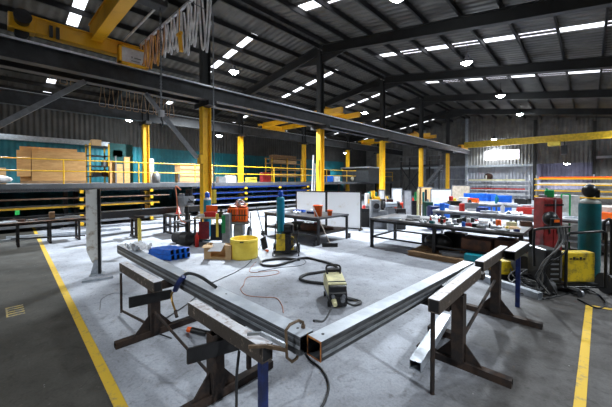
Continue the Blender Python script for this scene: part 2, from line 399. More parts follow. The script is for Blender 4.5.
# thin pale bar along the near runway flange
solo('runway_bar', 'thin pale bar running along the near crane runway', 'power bar', MB().bar((X1+.515,-6,4.95),(X1+.515,34,4.95),.03,.045), railm)
solo('runway_bar', 'thin pale power bar beside the left runway girder', 'power bar', MB().bar((X1-.60,-6,4.72),(X1-.60,34,4.72),.02,.03), dark)
# portal braces
solo('portal_brace', 'grey diagonal brace crossing the upper left corner', 'brace', MB().rhs((X1,-.72,2.35),(X1,1.75,4.45),.12,.12,.01), greyst)
solo('portal_brace', 'grey diagonal brace leaning onto the nearest yellow column', 'brace', MB().rhs((X1,4.80,2.64),(X1,3.2,4.45),.11,.11,.01), greyst)

# ================================================================ CRANES
def carriage(t, x, y0, y1, z, name='end_carriage', lift=0):
    MB().bb(x-.13,x+.13,y0+.18,y1-.18,z-.02+lift,z+.30+lift).bb(x-.17,x+.17,y0+.25,y1-.25,z+.30+lift,z+.33+lift).build(name, crane_y, t, w=True, bevel=.015)
    for y in (y0+.2, y1-.2):
        MB().cyl((x-.09,y,z+.125),(x+.09,y,z+.125),.12,n=20).build('wheel', blackp, t, w=True)
        MB().bb(x-.15,x+.15,y-.22,y+.22,z+.16,z+.29+lift).build('wheel_housing', crane_y, t, w=True, bevel=.02)
RZ = 5.015
# near crane
t = thing('overhead_crane', 'large yellow overhead crane crossing the top left corner', 'crane', (-9.18,1.8,RZ))
carriage(t, -9.18, .35, 3.15, RZ, lift=.2)
MB().bb(-9.3,7.5,1.82,2.0,RZ+.38,RZ+.80).bb(-9.3,7.5,1.79,2.03,RZ+.80,RZ+.82).bb(-9.3,7.5,1.79,2.03,RZ+.36,RZ+.38).build('bridge_girder', crane_y, t, w=True)
mm = MB().cyl((-9.04,.55,RZ+.36),(-8.80,.55,RZ+.36),.13,n=20); mm.build('drive_motor', blackp, t, w=True)
MB().cyl((-8.80,.55,RZ+.36),(-8.76,.55,RZ+.36),.15,n=20).build('motor_cowl', dark, t, w=True)
for y in (1.0,1.12): MB().bb(-9.04,-8.95,y,y+.06,RZ+.15,RZ+.4).build('limit_switch', blackp, t, w=True)
cab = MB().bb(-9.06,-8.88,2.42,3.02,RZ-.02,RZ+.36); cab.build('control_panel', white, t, w=True, label='white control panel in yellow frame')
fr = MB()
for a, b in (((2.36,RZ-.06),(3.08,RZ-.02)),((2.36,RZ+.36),(3.08,RZ+.40)),((2.36,RZ-.06),(2.42,RZ+.40)),((3.02,RZ-.06),(3.08,RZ+.40))): fr.bb(-9.07,-8.85,a[0],b[0],a[1],b[1])
fr.build('panel_frame', crane_y, t, w=True)
MB().bb(-8.88,-8.87,2.65,2.68,RZ+.12,RZ+.16).bb(-8.88,-8.87,2.72,2.88,RZ+.12,RZ+.15).bb(-8.88,-8.87,2.65,2.85,RZ+.04,RZ+.06).build('panel_marks', greyst, t, w=True)
# hoist trolley hanging from bridge with chain
hx, hy = W(162, 6.4).x, W(162, 6.4).y
t = thing('chain_hoist', 'steel chain hoist with white hook block hanging at left', 'hoist', (hx,hy,RZ+.3))
MB().bb(hx-.15,hx+.15,2.04,hy+.10,RZ+.50,RZ+.75).build('trolley_body', dark, t, w=True, bevel=.02)
ch = MB()
for k in range(65):
    z = RZ+.5 - k*.033
    p = V((hx,hy,z)); a = .019
    pts = [p+(V((1,0,0)) if k%2 else V((0,1,0)))*math.cos(q)*a+V((0,0,1))*math.sin(q)*.024 for q in [2*math.pi*j/8 for j in range(8)]]
    ch.tube(pts, .0075, 5, closed=True)
ch.build('chain', greyst, t, w=True)
zb = RZ+.5-65*.033
MB().bb(hx-.055,hx+.055,hy-.05,hy+.05,zb-.13,zb+.01).build('hook_block', white, t, w=True, bevel=.015)
hk = [V((hx,hy,zb-.13)),V((hx,hy,zb-.18)),V((hx+.05,hy,zb-.22)),V((hx+.06,hy,zb-.28)),V((hx,hy,zb-.33)),V((hx-.06,hy,zb-.29)),V((hx-.05,hy,zb-.25))]
MB().tube(spl(hk,4), .016, 8).build('hook', dark, t, w=True)
# festoon on the bridge side
t = thing('cable_festoon', 'hanging white and orange cable loops on a track beside the crane', 'cable festoon', (-7.5,2.95,RZ+.62))
MB().bar((-9.1,2.95,RZ+.62),(-2.5,2.95,RZ+.62),.05,.05).bar((-9.1,2.55,RZ+.62),(-2.5,2.55,RZ+.62),.03,.04).build('track', railm, t, w=True)
for k in range(9):
    x = -9.0+k*.40; dz = .45+.05*k+.3*random.random(); o_ = .04*random.uniform(-1,1)
    tc_ = mat('tan_cable',(.75,.40,.20),.5)
    for j, (mm_, off) in enumerate(((tc_ if k < 4 else mat('cable_white',(.95,.93,.95),.5),0),(mat('cable_orange',(.9,.42,.06),.5) if k<3 else mat('cable_white',(.95,.93,.95)),.06))):
        y = 2.95+off+o_
        pts = [(x,y,RZ+.6),(x+.03+.05*j,y,RZ+.6-dz*.5),(x+.10+.05*j,y,RZ+.6-dz),(x+.2,y,RZ+.6-dz*1.02-.06*j),(x+.31,y,RZ+.6-dz*.5),(x+.36,y,RZ+.6)]
        MB().tube(spl(pts,4), .019, 6).build('cable_loop', mm_, t, w=True)
MB().bb(-9.12,-8.85,2.85,3.1,RZ-.45,RZ+.55).build('cable_bundle_clamp', crane_y, t, w=True) if False else None
# yellow hanger bits near the festoon start
solo('lifting_clamp', 'small yellow lifting clamp hanging behind the chain', 'clamp', MB().bar((hx+.2,hy+.35,RZ-.35),(hx+.12,hy+.35,RZ+.05),.07,.05).bar((hx+.22,hy+.35,RZ+.05),(hx+.02,hy+.35,RZ+.05),.05,.05).tube([(hx+.12,hy+.35,RZ+.05),(hx+.12,hy+.35,RZ+.6)],.008), crane_y)
# festoon under left girder
t = thing('rope_festoon', 'row of thin tan rope loops hanging under the left runway girder', 'cable festoon', (X1-.75,2.8,5.0))
MB().bar((X1-.75,1.0,5.0),(X1-.75,4.6,5.0),.04,.04).build('track', greyst, t, w=True)
tan = mat('tan_rope', (.42,.26,.13), .7)
for k in range(15):
    y = 1.15+k*.22; 
    if k in (3,4): continue
    dz = .95 if k > 4 else .5
    pts = [(X1-.75,y,4.98),(X1-.75,y+.02,4.98-dz*.5),(X1-.75,y-.03,4.98-dz*.95),(X1-.75,y+.05,4.98-dz),(X1-.75,y+.13,4.98-dz*.95),(X1-.75,y+.09,4.98-dz*.5),(X1-.75,y+.12,4.98)]
    MB().tube(spl(pts,3), .010, 5).build('rope_loop', tan, t, w=True)
# pendant cable
pp = W(214, 6.2)
t = thing('pendant_control', 'thin grey pendant cable hanging from the crane in front of the column', 'pendant', (pp.x,pp.y,1.5))
MB().tube([(pp.x,pp.y,1.7),(pp.x,pp.y,5.3),(pp.x,2.0,5.4)], .013, 6).build('cable', greyst, t, w=True)
MB().bb(pp.x-.04,pp.x+.04,pp.y-.035,pp.y+.035,1.42,1.7).build('handset', tuby, t, w=True, bevel=.01)
# left-bay cranes
def bay_crane(y, label, wid=1.7):
    t = thing('bridge_crane', label, 'crane', (X2,y,5.5))
    carriage(t, X2, y-wid/2-.4, y+wid/2+.4, 5.50); carriage(t, X1-.36, y-wid/2-.4, y+wid/2+.4, 5.35-.43)
    for dy in (-wid/2, wid/2):
        MB().bb(X2,X1-.36,y+dy-.09,y+dy+.09,5.62,5.90).build('bridge_girder', crane_y, t, w=True)
    tx = X2+5.2
    MB().bb(tx-.5,tx+.5,y-wid/2,y+wid/2,5.905,6.0).cyl((tx-.1,y-.5,6.15),(tx-.1,y+.6,6.15),.15).build('hoist_trolley', crane_y, t, w=True)
    MB().bb(tx-.35,tx+.1,y-.9,y-.5,6.1,6.45).build('hoist_motor', dark, t, w=True)
bay_crane(14.2, 'yellow twin girder crane in the left bay, nearer one')
bay_crane(26.5, 'yellow twin girder crane in the left bay, beyond the nearer one', 1.4)
# far right crane
t = thing('overhead_crane', 'slim yellow crane beam spanning the far right bay below the roof', 'crane', (-9.18,32.5,RZ))
carriage(t, -9.18, 31.3, 33.7, RZ)
MB().bb(-9.05,7.5,32.3,32.7,RZ+.05,RZ+.60).build('bridge_girder', mat('far_crane',(.82,.52,.03),.45), t, w=True)
q = W(556, 25.4)
MB().bb(-2.6,-1.8,32.0,33.0,RZ-.25,RZ+.04).build('hoist_trolley', tuby, t, w=True)
MB().bb(-1.75,-1.35,32.2,32.8,RZ-1.0,RZ-.3).cyl((-1.55,32.5,RZ-.3),(-1.55,32.5,RZ+.05),.03).build('hoist_motor', dark, t, w=True)
# second runway of the right bay (out at right)
runway(7.5, 4.521, .44, 'crane runway girder at far right', -6.8, 34.8)

# ================================================================ LAMPS
def lamp_proto(label, loc):
    t = thing('high_bay_light', label, 'ceiling light', loc, 0, 'high bay lights under the roof')
    MB().lathe([(.001,.34),(.07,.33),(.08,.22),(.22,.08),(.24,.0),(.235,.0)]).build('lamp_shade', dark, t)
    MB().lathe([(.225,.0),(.17,-.04),(.10,-.10),(.001,-.12)]).build('lens', lampm, t)
    MB().tube([(0,0,.34),(0,0,1.1)], .012, 6).build('hanger', dark, t)
    return t
LAMP = 1.5
def lightdata(power, r=.16, colr=(.86,.94,1.0)):
    l = bpy.data.lights.new('high_bay_bulb', 'SPOT'); l.energy = power*LAMP; l.spot_size = R(140); l.spot_blend = .6; l.shadow_soft_size = r; l.color = colr; return l
LP = [(-4,8.0,7.05,'brightest ceiling light, cut by the top edge',520),(-4,14.5,7.05,'ceiling light hanging second along the right roof slope',2100),(-4,21.4,7.0,'ceiling light hanging third along the right roof slope',300),(-4,28.4,7.0,'ceiling light hanging farthest along the right roof slope',300),
      (-13,8.5,7.3,'ceiling light left of the ridge, near the skylight strip',3900),(-20,5.8,5.5,'ceiling light high above the green board at left',170),(-18,.6,5.3,'ceiling light at far left above the plywood stack',150),(-19.5,11.5,5.1,'small ceiling light right of the nearest column',150),(-19.5,26.9,4.9,'small ceiling light above the far platform',250),
      (-13,20.5,7.2,'ceiling light in the left bay beyond the dark columns',350),(-6.9,34.2,5.9,'light fitted high on the far end wall',120),(2.2,31.5,6.2,'light at the far right edge under the eave',200),(-1.6,37.5,3.45,'light glowing inside the far opening',350),
      (4.5,9,6.1,'added fill light outside the frame at right',150),(4.5,17,6.1,'farther added fill light outside the frame at right',180),(4.5,1.5,6.1,'added fill light outside the frame, nearest the camera',200),  # unseen lamps, added as fill for sides facing the camera
      (-4,-5.2,7.0,'added fill light behind the camera',170),(-12,-4.5,7.1,'added fill light in the left bay behind the view',170)]  # last two lamps are unseen, added fill from behind the camera
proto = None
for x, y, z, lb, pw in LP:
    if proto is None: proto = t = lamp_proto(lb, (x,y,z))
    else: t = dup(proto, (x,y,z), label=lb)
    lo = bpy.data.objects.new('bulb', lightdata(pw)); col.objects.link(lo); lo.parent = t; lo.location = (0,0,-.42)

# ================================================================ PLATFORM + STEEL RACK (left)
DX = -15.0; DZ = 1.75
t = thing('raised_platform', 'long raised steel platform along the teal wall', 'platform', (-18.4,12,0))
MB().bb(XL+.02,DX-.1,-4,29.4,DZ-.06,DZ).build('deck', mat('deck_board',(.14,.13,.13),.7), t, w=True)
MB().chan((DX-.05,-4,DZ-.1),(DX-.05,29.4,DZ-.1),.08,.20,.012,side=-1).build('edge_beam', mat('edge_grey',(.14,.147,.16),.45,.3,scale=2), t, w=True)
MB().bb(XL+.05,DX-.1,29.3,29.4,DZ-.3,DZ-.06).build('end_beam', greyst, t, w=True)
for y in (-3.5, 2.1, 8.1, 14.1, 20.1, 26.1, 29.2):
    MB().isec((DX-.25,y,0),(DX-.25,y,DZ-.2),.12,.14,.012,up=(0,1,0)).build('post', dark, t, w=True)
MB().bb(XL+.3,XL+.5,-4,29,DZ-.25,DZ-.06).build('joist', dark, t, w=True)
t = thing('guard_rail', 'thin yellow guard rail along the platform edge', 'railing', (DX-.12,12,DZ))
for z in (.5,.95): MB().tube([(DX-.12,-4,DZ+z),(DX-.12,29.3,DZ+z)], .025, 8).build('rail', yellow, t, w=True)
y = -3.4
while y < 29.4:
    MB().cyl((DX-.12,y,DZ),(DX-.12,y,DZ+.95),.024,n=8).build('rail_post', yellow, t, w=True); y += 2.72
# rack
ups = [-2.75,-.1,2.55,5.2,7.85,10.5,13.2,15.9]
lev = [.16,.48,.82,1.15,1.46]
def rack_up(y, lb):
    t = thing('cantilever_rack', lb, 'rack', (-15.75,y,0), 0, 'uprights of the bar stock rack')
    MB().isec((-.25,0,0),(-.25,0,1.52),.1,.16,.012,up=(0,1,0)).bb(-.3,.7,-.06,.06,0,.03).build('upright', dark, t)
    for z in lev:
        a = MB().bb(-.17,.86,-.035,.035,z-.08,z-.005).build('arm', dark, t)
        MB().bb(.86,.98,-.06,.06,z-.09,z+.03).build('arm_tip', yellow, a, label='yellow painted arm tip')
    return t
r0 = None
for i, y in enumerate(ups):
    lb = ['first','second','third','fourth','fifth','sixth','seventh','eighth'][i]+' rack upright from the left with yellow arm tips'
    r0 = rack_up(y, lb) if r0 is None else dup(r0, (-15.75,y,0), label=lb)
# stock: long bars lying on the arms
def stock(sec, x, y0, y1, z, m, w, h, label, grp=None, nm='steel_bar'):
    mb = MB()
    if sec == 'rhs': mb.rhs((x,y0,z+h/2),(x,y1,z+h/2),w,h,.006)
    elif sec == 'ang': mb.angle((x,y0,z+h/2),(x,y1,z+h/2),w,h,.008)
    elif sec == 'chan': mb.chan((x,y0,z+h/2),(x,y1,z+h/2),w,h,.01)
    elif sec == 'i': mb.isec((x,y0,z+h/2),(x,y1,z+h/2),w,h,.01)
    else: mb.cyl((x,y0,z+h/2),(x,y1,z+h/2),h/2,n=12)
    return solo(nm, label, 'bar', mb, m, grp)
tube_o = mat('rusty_tube', (.16,.085,.05), .6, .3, c2=(.06,.04,.03), scale=4)
LZ = dict(zip(range(5), lev))
wordsL = ['bottom','second lowest','middle','fourth','top']
cfg = [  # level, y0, y1, [(sec, mat, w, h, colour)]
 (4,-3.5,6.6,[('i',mill,.09,.12,'grey'),('rhs',dark,.08,.08,'black'),('rhs',girder,.1,.06,'dark grey')]),
 (3,-3.2,6.2,[('tube',tube_o,.06,.06,'rusty'),('ang',rust,.07,.07,'brown'),('rhs',dark,.1,.06,'black'),('tube',girder,.06,.06,'grey')]),
 (2,-3.5,6.0,[('ang',mat('bar_yellow',(.42,.25,.015),.5),.06,.07,'yellow'),('chan',greyst,.07,.12,'grey'),('rhs',dark,.08,.08,'black'),('rhs',rust,.08,.05,'rusty')]),
 (1,-3.0,6.4,[('chan',girder,.09,.1,'dark grey'),('tube',tube_o,.07,.07,'rusty'),('rhs',dark,.08,.06,'black')]),
 (0,-3.0,6.4,[('rhs',greyst,.09,.09,'grey'),('ang',tube_o,.08,.08,'rusty'),('rhs',dark,.1,.1,'black')]),
 (4,7.3,16.5,[('rhs',blueb,.09,.09,'blue'),('rhs',blueb,.07,.07,'dark blue'),('tube',galv,.05,.05,'silver')]),
 (3,7.2,16.5,[('rhs',blueb,.08,.06,'blue'),('rhs',galv,.08,.05,'silver'),('rhs',bluep,.1,.1,'navy')]),
 (2,7.0,16.4,[('rhs',blueb,.1,.08,'blue'),('tube',galv,.06,.06,'silver'),('ang',greyst,.08,.1,'grey')]),
 (1,7.2,16.4,[('rhs',bright,.09,.06,'pale silver'),('rhs',blueb,.08,.08,'blue'),('rhs',dark,.08,.1,'black')]),
 (0,7.4,16.4,[('rhs',greyst,.09,.09,'grey'),('tube',tube_o,.08,.08,'rusty')])]
for li, y0, y1, lst in cfg:
    side = 'left' if y0 < 6 else 'right'
    x = -14.86
    for k, (sec, mm_, w, h, cn) in enumerate(lst):
        x -= w/2+.02
        stock(sec, x, y0+random.uniform(0,.5), y1-random.uniform(0,.9), lev[li]-.004, mm_, w, h, f'long {cn} bar on the {wordsL[li]} arms, {side} half of the rack')
        x -= w/2+random.uniform(.06,.16)
solo('end_cap', 'small light green plastic tag hanging from the yellow bar', 'tag', MB().bb(-14.80,-14.78,.62,.74,.66,.82), lgreen)
for k, (px0, py0, px1, py1, c_, lb) in enumerate([(-30,244,88,233,galv,'pale bar on the floor below the rack, nearest of four'),(5,238,120,229,bright,'silver bar on the floor below the rack, second of four'),(60,229,175,222,galv,'pale bar on the floor behind the trestle bench'),(100,236,205,222,greyst,'thin grey bar on the floor left of the drill')]):
    a, b = G(px0,py0,.04), G(px1,py1,.04); solo('floor_bar', lb, 'bar', MB().rhs(a,b,.07,.07,.006), c_)
solo('floor_bar', 'pale bar lying beyond the upright post on the floor', 'bar', MB().rhs(G(105,226,.03),G(270,216,.03),.05,.05,.006), galv)
solo('end_cap', 'small red cap on the floor end of the pale bar', 'cap', MB().cyl(G(88,235,.05),G(90,234.6,.05),.05,n=12), redb)

# on the platform
def onX(px, x):   # world y on plane X=x seen in column px
    k = (px-306)/F; return (-x*.687*k - x*.727)/( .687 - .727*k)
# plywood stack leaning upright against racks
t = thing('plywood_sheets', 'large upright stack of tan plywood sheets at left of the platform', 'plywood', (-17.2,1.2,DZ))
x = -17.0
ya, yb = onX(17,x), onX(86,x)
MB().bb(x-.12,x,ya+.45,yb,DZ+.12,DZ+1.42).build('front_sheet', ply, t, w=True)
MB().bb(x-.20,x-.125,ya+.1,yb-.3,DZ+.12,DZ+1.55).build('rear_sheet', ply, t, w=True)
MB().bb(x,x+.03,ya+.9,yb-.02,DZ+.55,DZ+.60).bb(x,x+.03,ya+.9,yb-.02,DZ+1.05,DZ+1.1).build('batten', wood, t, w=True)
MB().bb(x-.12,x-.02,ya+.0,ya+.44,DZ+.3,DZ+1.38).build('end_sheet', ply, t, w=True)
MB().bb(x-.2,x+.02,ya+.1,yb,DZ,DZ+.12).build('bearer', wood, t, w=True)
x = -16.3
solo('carton', 'tan cartons and offcuts stacked at the left edge of the platform', 'box', MB().bb(x-.5,x,-1.6,onX(6,x),DZ,DZ+.62), carton)
solo('sack', 'crumpled white sack on the platform at the left edge', 'sack', MB().ball((-15.7,.1,DZ+.17),.35,(1,1.5,.48)), paper)
# shelf rack
t = thing('storage_shelf', 'dark storage shelf with yellow frame between plywood and green board', 'shelf', (-17.6,0,DZ))
ya, yb = onX(87,-17.6), onX(108,-17.6)
for y in (ya+.05,yb-.05):
    for x in (-18.0,-17.2): MB().bar((x,y,DZ),(x,y,DZ+1.9),.06).build('post', yellow, t, w=True)
for z in (.3,.8,1.3,1.75): MB().bb(-18.03,-17.17,ya,yb,DZ+z,DZ+z+.04).build('shelf_board', dark, t, w=True)
for k, (z, cn) in enumerate(((.34,'black'),(.84,'grey'),(1.34,'white'),(1.79,'cardboard'),(.34,'brown'),(1.34,'teal'))):
    y = ya+.15+(k%3)*.45; solo('parts_bin', f'small {cn} bin on the platform storage shelf', 'bin', MB().bb(-17.7,-17.25,y,y+.38,DZ+z,DZ+z+.3), PAL[cn])
x = -17.3
solo('panel_board', 'dark green upright board on the platform', 'board', MB().bb(x-.08,x,onX(109,x),onX(133,x),DZ,DZ+1.98), mat('green_board',(.0,.075,.075),.5))
x = -16.5
for k, (a, b, h, lb) in enumerate(((110,115,1.0,'narrow timber plank leftmost before the green board'),(116,123,.92,'pale timber panel leaning before the green board'),(125,130.5,1.28,'tallest timber plank before the green board'))):
    solo('timber_plank', lb, 'plank', MB().bb(x-.1-.05*k,x-.04*k,onX(a,x),onX(b,x),DZ,DZ+h), ply)
solo('steel_offcut', 'thin grey bar standing among the timber planks', 'bar', MB().bar((x+.06,onX(115.5,x),DZ),(x+.06,onX(115.5,x),DZ+1.3),.06), greyst)
d = W(152.5, 16.0)
solo('white_drum', 'white cylinder standing right of the yellow platform column', 'drum', MB().lathe([(.001,0),(.18,0),(.18,1.25),(.16,1.3),(.001,1.3)],(d.x-.3,d.y,DZ)), white)
d = W(154, 15.0)
solo('grey_roll', 'grey rounded roll on the platform beside the white drum', 'roll', MB().lathe([(.001,0),(.17,0),(.19,.3),(.12,.55),(.001,.6)],(d.x,d.y+.1,DZ)), greyst)
t = thing('work_table', 'long pale table on the platform behind the drill', 'table', (-17.0,8,DZ))
x=-17.0; ya,yb = onX(158,x),onX(181,x)
MB().bb(x-.6,x,ya,yb,DZ+.52,DZ+.57).build('table_top', bright, t, w=True)
for y in (ya+.1,yb-.1):
    for xx in (x-.55,x-.05): MB().bar((xx,y,DZ),(xx,y,DZ+.52),.05).build('leg', greyst, t, w=True)
t = thing('timber_crate', 'tan timber crate on the platform behind the nearest column', 'crate', (-17.4,8.5,DZ))
x=-17.0; ya,yb = onX(180,x),onX(213,x)
MB().bb(x-.7,x,ya,yb,DZ+.1,DZ+1.02).build('crate_body', ply, t, w=True)
MB().bb(x,x+.04,ya,yb,DZ+.35,DZ+.42).bb(x,x+.04,ya,yb,DZ+.75,DZ+.82).build('batten', wood, t, w=True)
MB().bb(x-.75,x+.05,ya-.05,yb+.05,DZ+1.02,DZ+1.10).build('lid', ply, t, w=True)
MB().bb(x-.7,x,ya,yb,DZ,DZ+.1).build('skid', wood, t, w=True)
def pbox(nm, px0, px1, x, z1, m, lb, cat, dep=.4, z0=0):
    return solo(nm, lb, cat, MB().bb(x-dep,x,onX(px0,x),onX(px1,x),DZ+z0,DZ+z1), m, bevel=.01)
pbox('storage_crate',249,257,-15.5,.32,mat('lemon',(.85,.68,.08),.5),'small yellow crate on the platform edge','crate')
pbox('grey_case',219,226,-16,.35,greyst,'grey case on the platform right of the nearest column','case')
pbox('white_carton',228,236,-16.2,.42,paper,'white carton on the platform left of the yellow crate','box')
pbox('pump_unit',263,271,-17,.7,red,'dark red pump unit on the far platform','pump')
pbox('blue_tub',327,333,-15.8,.5,blue,'blue tub on the platform above the white screens','tub')
pbox('white_case',334,340,-15.7,.45,white,'white case beside the blue tub','case')
pbox('black_motor',326,330,-17.2,1.05,blackp,'black motor standing behind the blue tub','motor')
t = thing('storage_shelf', 'long shelf rack with timber on the far platform', 'shelf', (-19.2,18,DZ))
ya, yb = onX(272,-18.8), onX(301,-18.8)
for y in (ya,(ya+yb)/2,yb):
    for x in (-19.6,-18.8): MB().bar((x,y,DZ),(x,y,DZ+2.0),.08).build('post', yellow, t, w=True)
for k,z in enumerate((.4,.95,1.5,1.9)): MB().bb(-19.65,-18.75,ya-.1,yb+.1,DZ+z,DZ+z+.06).build('shelf_board', wood, t, w=True)
for k,(z,c_,lb) in enumerate(((.46,'timber','stack of timber on the lowest board'),(1.01,'dark','dark bundle on the second board'),(1.56,'cardboard','cartons on the third board'),(1.96,'timber','planks on the top board'))):
    solo('shelf_stock', lb+' of the far platform shelf', 'stock', MB().bb(-19.5,-18.9,ya+.3,yb-.5,DZ+z,DZ+z+.28), PAL[c_])
# leaning white tubes at second column
for k, (px0, px1) in enumerate(((311,313.5),(313.5,315))):
    a = W(px0,14.3); b = W(px1,14.5)
    solo('conduit_pipe', ['white pipe leaning left of the yellow column','second thin white pipe leaning by the yellow column'][k], 'pipe', MB().tube([(a.x,a.y,.02),(b.x,b.y,3.1-.4*k)], .035, 8), white)
# sacks far platform
for k, px in enumerate((356,360.5,365,369,353)):
    d = V((-15.5-.3*(k%2), onX(px,-15.5), 0)); solo('white_sack', ['leftmost of the standing cream sacks on the far platform','second cream sack on the far platform','third cream sack on the far platform','rightmost cream sack on the far platform','small cream sack at the foot of the sacks'][k], 'sack', MB().ball((d.x,d.y,DZ+.25),.22,(1,1,1.2)), mat('cream_sack',(.72,.66,.50),.8,c2=(.4,.36,.28)))
# dark cabin at far platform
p = W(361,27.5)
t = thing('site_office', 'dark grey office box under a pale roof edge at the far platform end', 'office', (p.x,p.y,0))
MB().bb(-1.4,1.4,-1,1,DZ,DZ+1.2).build('wall', mat('office_grey',(.05,.055,.06),.6), t)
MB().bb(-1.5,1.5,-1.1,1.1,DZ+1.2,DZ+1.3).build('roof', galv, t)
# stair tower
t = thing('steel_stair', 'grey steel stair with crossing diagonal supports near the far wall', 'stair', (-11.5,31,0))
for x in (-14.5,-12.3,-10.6):
    for y in (30,32): MB().bar((x,y,0),(x,y,4.3),.12).build('post', girder, t, w=True)
for x0, x1, z0, z1 in ((-14.5,-12.3,.2,3.2),(-12.3,-14.5,.2,3.2)): MB().bar((x0,30,z0),(x1,30,z1),.10).build('diagonal_brace', girder, t, w=True)
MB().bar((-12.9,29.8,.1),(-10.3,29.8,3.3),.10,.26).bar((-12.9,30.8,.1),(-10.3,30.8,3.3),.1,.26).build('stringer', greyst, t, w=True)
for k in range(14):
    u = (k+.7)/15; MB().bb(-12.9+2.6*u-.13,-12.9+2.6*u+.13,29.85,30.75,.1+3.2*u,.13+3.2*u).build('tread', greyst, t, w=True)
MB().bb(-14.6,-10.4,29.9,32.1,3.3,3.42).build('landing', girder, t, w=True)
MB().bar((-14.6,29.9,4.3),(-10.4,29.9,4.3),.06).bar((-14.6,29.9,3.85),(-10.4,29.9,3.85),.05).build('handrail', greyst, t, w=True)

# ================================================================ GENERIC ITEMS
def bench(name, label, x0, x1, y0, y1, z, top, leg, nleg=2, shelf=None, th=.05, lw=.06, cat='table'):
    t = thing(name, label, cat, ((x0+x1)/2,(y0+y1)/2,0))
    MB().bb(x0,x1,y0,y1,z-th,z).build('table_top', top, t, w=True, bevel=.004)
    fr = MB(); zz = z-th-.03
    fr.bar((x0+.04,y0+.05,zz),(x1-.04,y0+.05,zz),.05,.06); fr.bar((x0+.04,y1-.05,zz),(x1-.04,y1-.05,zz),.05,.06); fr.build('rail', leg, t, w=True)
    for i in range(nleg):
        x = x0+.05+(x1-x0-.1)*i/(nleg-1)
        for y in (y0+.05, y1-.05): MB().rhs((x,y,0),(x,y,z-th-.001),lw,lw,.006).build('leg', leg, t, w=True)
        MB().bar((x,y0+.08,.30),(x,y1-.08,.30),.04).build('stretcher', leg, t, w=True)
    for yy in (y0+.05,y1-.05): MB().bar((x0+.05,yy,.30),(x1-.05,yy,.30),.04).build('stretcher', leg, t, w=True)
    if shelf: MB().bb(x0+.06,x1-.06,y0+.06,y1-.06,.32,.34).build('lower_shelf', shelf, t, w=True)
    return t
def item(kind, cn, x, y, z, s, rz, label):
    m = PAL[cn]; mats = [m]; mb = MB(); cat = kind
    M = Matrix.Rotation(rz,3,'Z')
    if kind == 'box': mb.box((0,0,s*.3),(s*1.2,s*.8,s*.6)).box((0,0,s*.6+.004),(s*1.22,s*.1,.008))
    elif kind == 'toolbox':
        mb.box((0,0,s*.25),(s*1.6,s*.7,s*.5)).box((0,0,s*.56),(s*1.5,s*.5,s*.1)).tube([(-s*.3,0,s*.6),(-s*.3,0,s*.75),(s*.3,0,s*.75),(s*.3,0,s*.6)],.012,6)
    elif kind == 'can': mb.lathe([(.001,0),(s*.3,0),(s*.3,s*.8),(s*.26,s*.84),(.001,s*.84)],n=14)
    elif kind == 'bottle': mb.lathe([(.001,0),(s*.22,0),(s*.22,s*.7),(s*.08,s*.95),(s*.08,s*1.15),(.001,s*1.15)],n=12)
    elif kind == 'tray': mb.box((0,0,.008),(s*1.6,s,.016)).box((0,s*.5,.03),(s*1.6,.01,.06)).box((0,-s*.5,.03),(s*1.6,.01,.06)).box((s*.8,0,.03),(.01,s,.06)).box((-s*.8,0,.03),(.01,s,.06))
    elif kind == 'offcut': mb.rhs((-s,0,.035),(s,0,.035),.07,.07,.006)
    elif kind == 'plate': mb.box((0,0,.012),(s*2,s*1.2,.024)).box((s*.2,.05,.032),(s*1.3,s*.8,.014),rz=.3)
    elif kind == 'clamp': mb.bar((-s*.8,0,.03),(s*.8,0,.03),.03,.02).bar((-s*.8,0,.02),(-s*.8,s*.5,.02),.03).bar((s*.4,0,.02),(s*.4,s*.5,.02),.03).cyl((s*.4,s*.4,.03),(s*.0,s*.4,.03),.012,n=8)
    elif kind == 'vice':
        mb.box((0,0,.04),(s*.6,s*.5,.08)).box((0,s*.1,s*.35),(s*.5,s*.3,s*.5)).box((0,-s*.3,s*.4),(s*.5,s*.15,s*.35)).cyl((0,-s*.7,s*.35),(0,0,s*.35),.02,n=8).cyl((-s*.25,-s*.7,s*.35),(s*.25,-s*.7,s*.35),.01,n=8)
    elif kind == 'grinder': mb.cyl((-s*.6,0,.05),(s*.3,0,.05),.04,n=10).cyl((s*.35,0,.01),(s*.35,0,.05),.075,n=16).cyl((s*.2,0,.05),(s*.2,s*.4,.05),.015,n=8)
    elif kind == 'cloth':
        n = 9; vs = [(s*(i/(n-1)-.5)*1.5, s*(j/(n-1)-.5)*1.1, .02+abs(.075*math.sin(i*.9+j*.6)*math.cos(j*.8-i*.3))) for i in range(n) for j in range(n)]
        mb.add(vs, [(i*n+j,i*n+j+1,(i+1)*n+j+1,(i+1)*n+j) for i in range(n-1) for j in range(n-1)], True)
        mb.add([(v[0],v[1],max(.0,v[2]-.02)) for v in vs], [(i*n+j,(i+1)*n+j,(i+1)*n+j+1,i*n+j+1) for i in range(n-1) for j in range(n-1)], True)
    elif kind == 'bin': mb.box((0,0,.01),(s*.9,s*.7,.02)).box((-s*.45,0,s*.25),(.02,s*.7,s*.5)).box((s*.45,0,s*.18),(.02,s*.7,s*.36)).box((0,s*.35,s*.25),(s*.9,.02,s*.5)).box((0,-s*.35,s*.25),(s*.9,.02,s*.5))
    mb.v = [M@q for q in mb.v]
    o = mb.build({'box':'small_box','can':'paint_tin','bottle':'spray_bottle','tray':'parts_tray','offcut':'tube_offcut','plate':'steel_plate','clamp':'bar_clamp','vice':'bench_vice','grinder':'angle_grinder','cloth':'rag','bin':'parts_bin','toolbox':'toolbox'}[kind], mats, bevel=.004)
    o.location = (x,y,z); return tag(o, label, {'can':'tin','offcut':'steel offcut','plate':'steel plate','cloth':'rag'}.get(kind, kind))
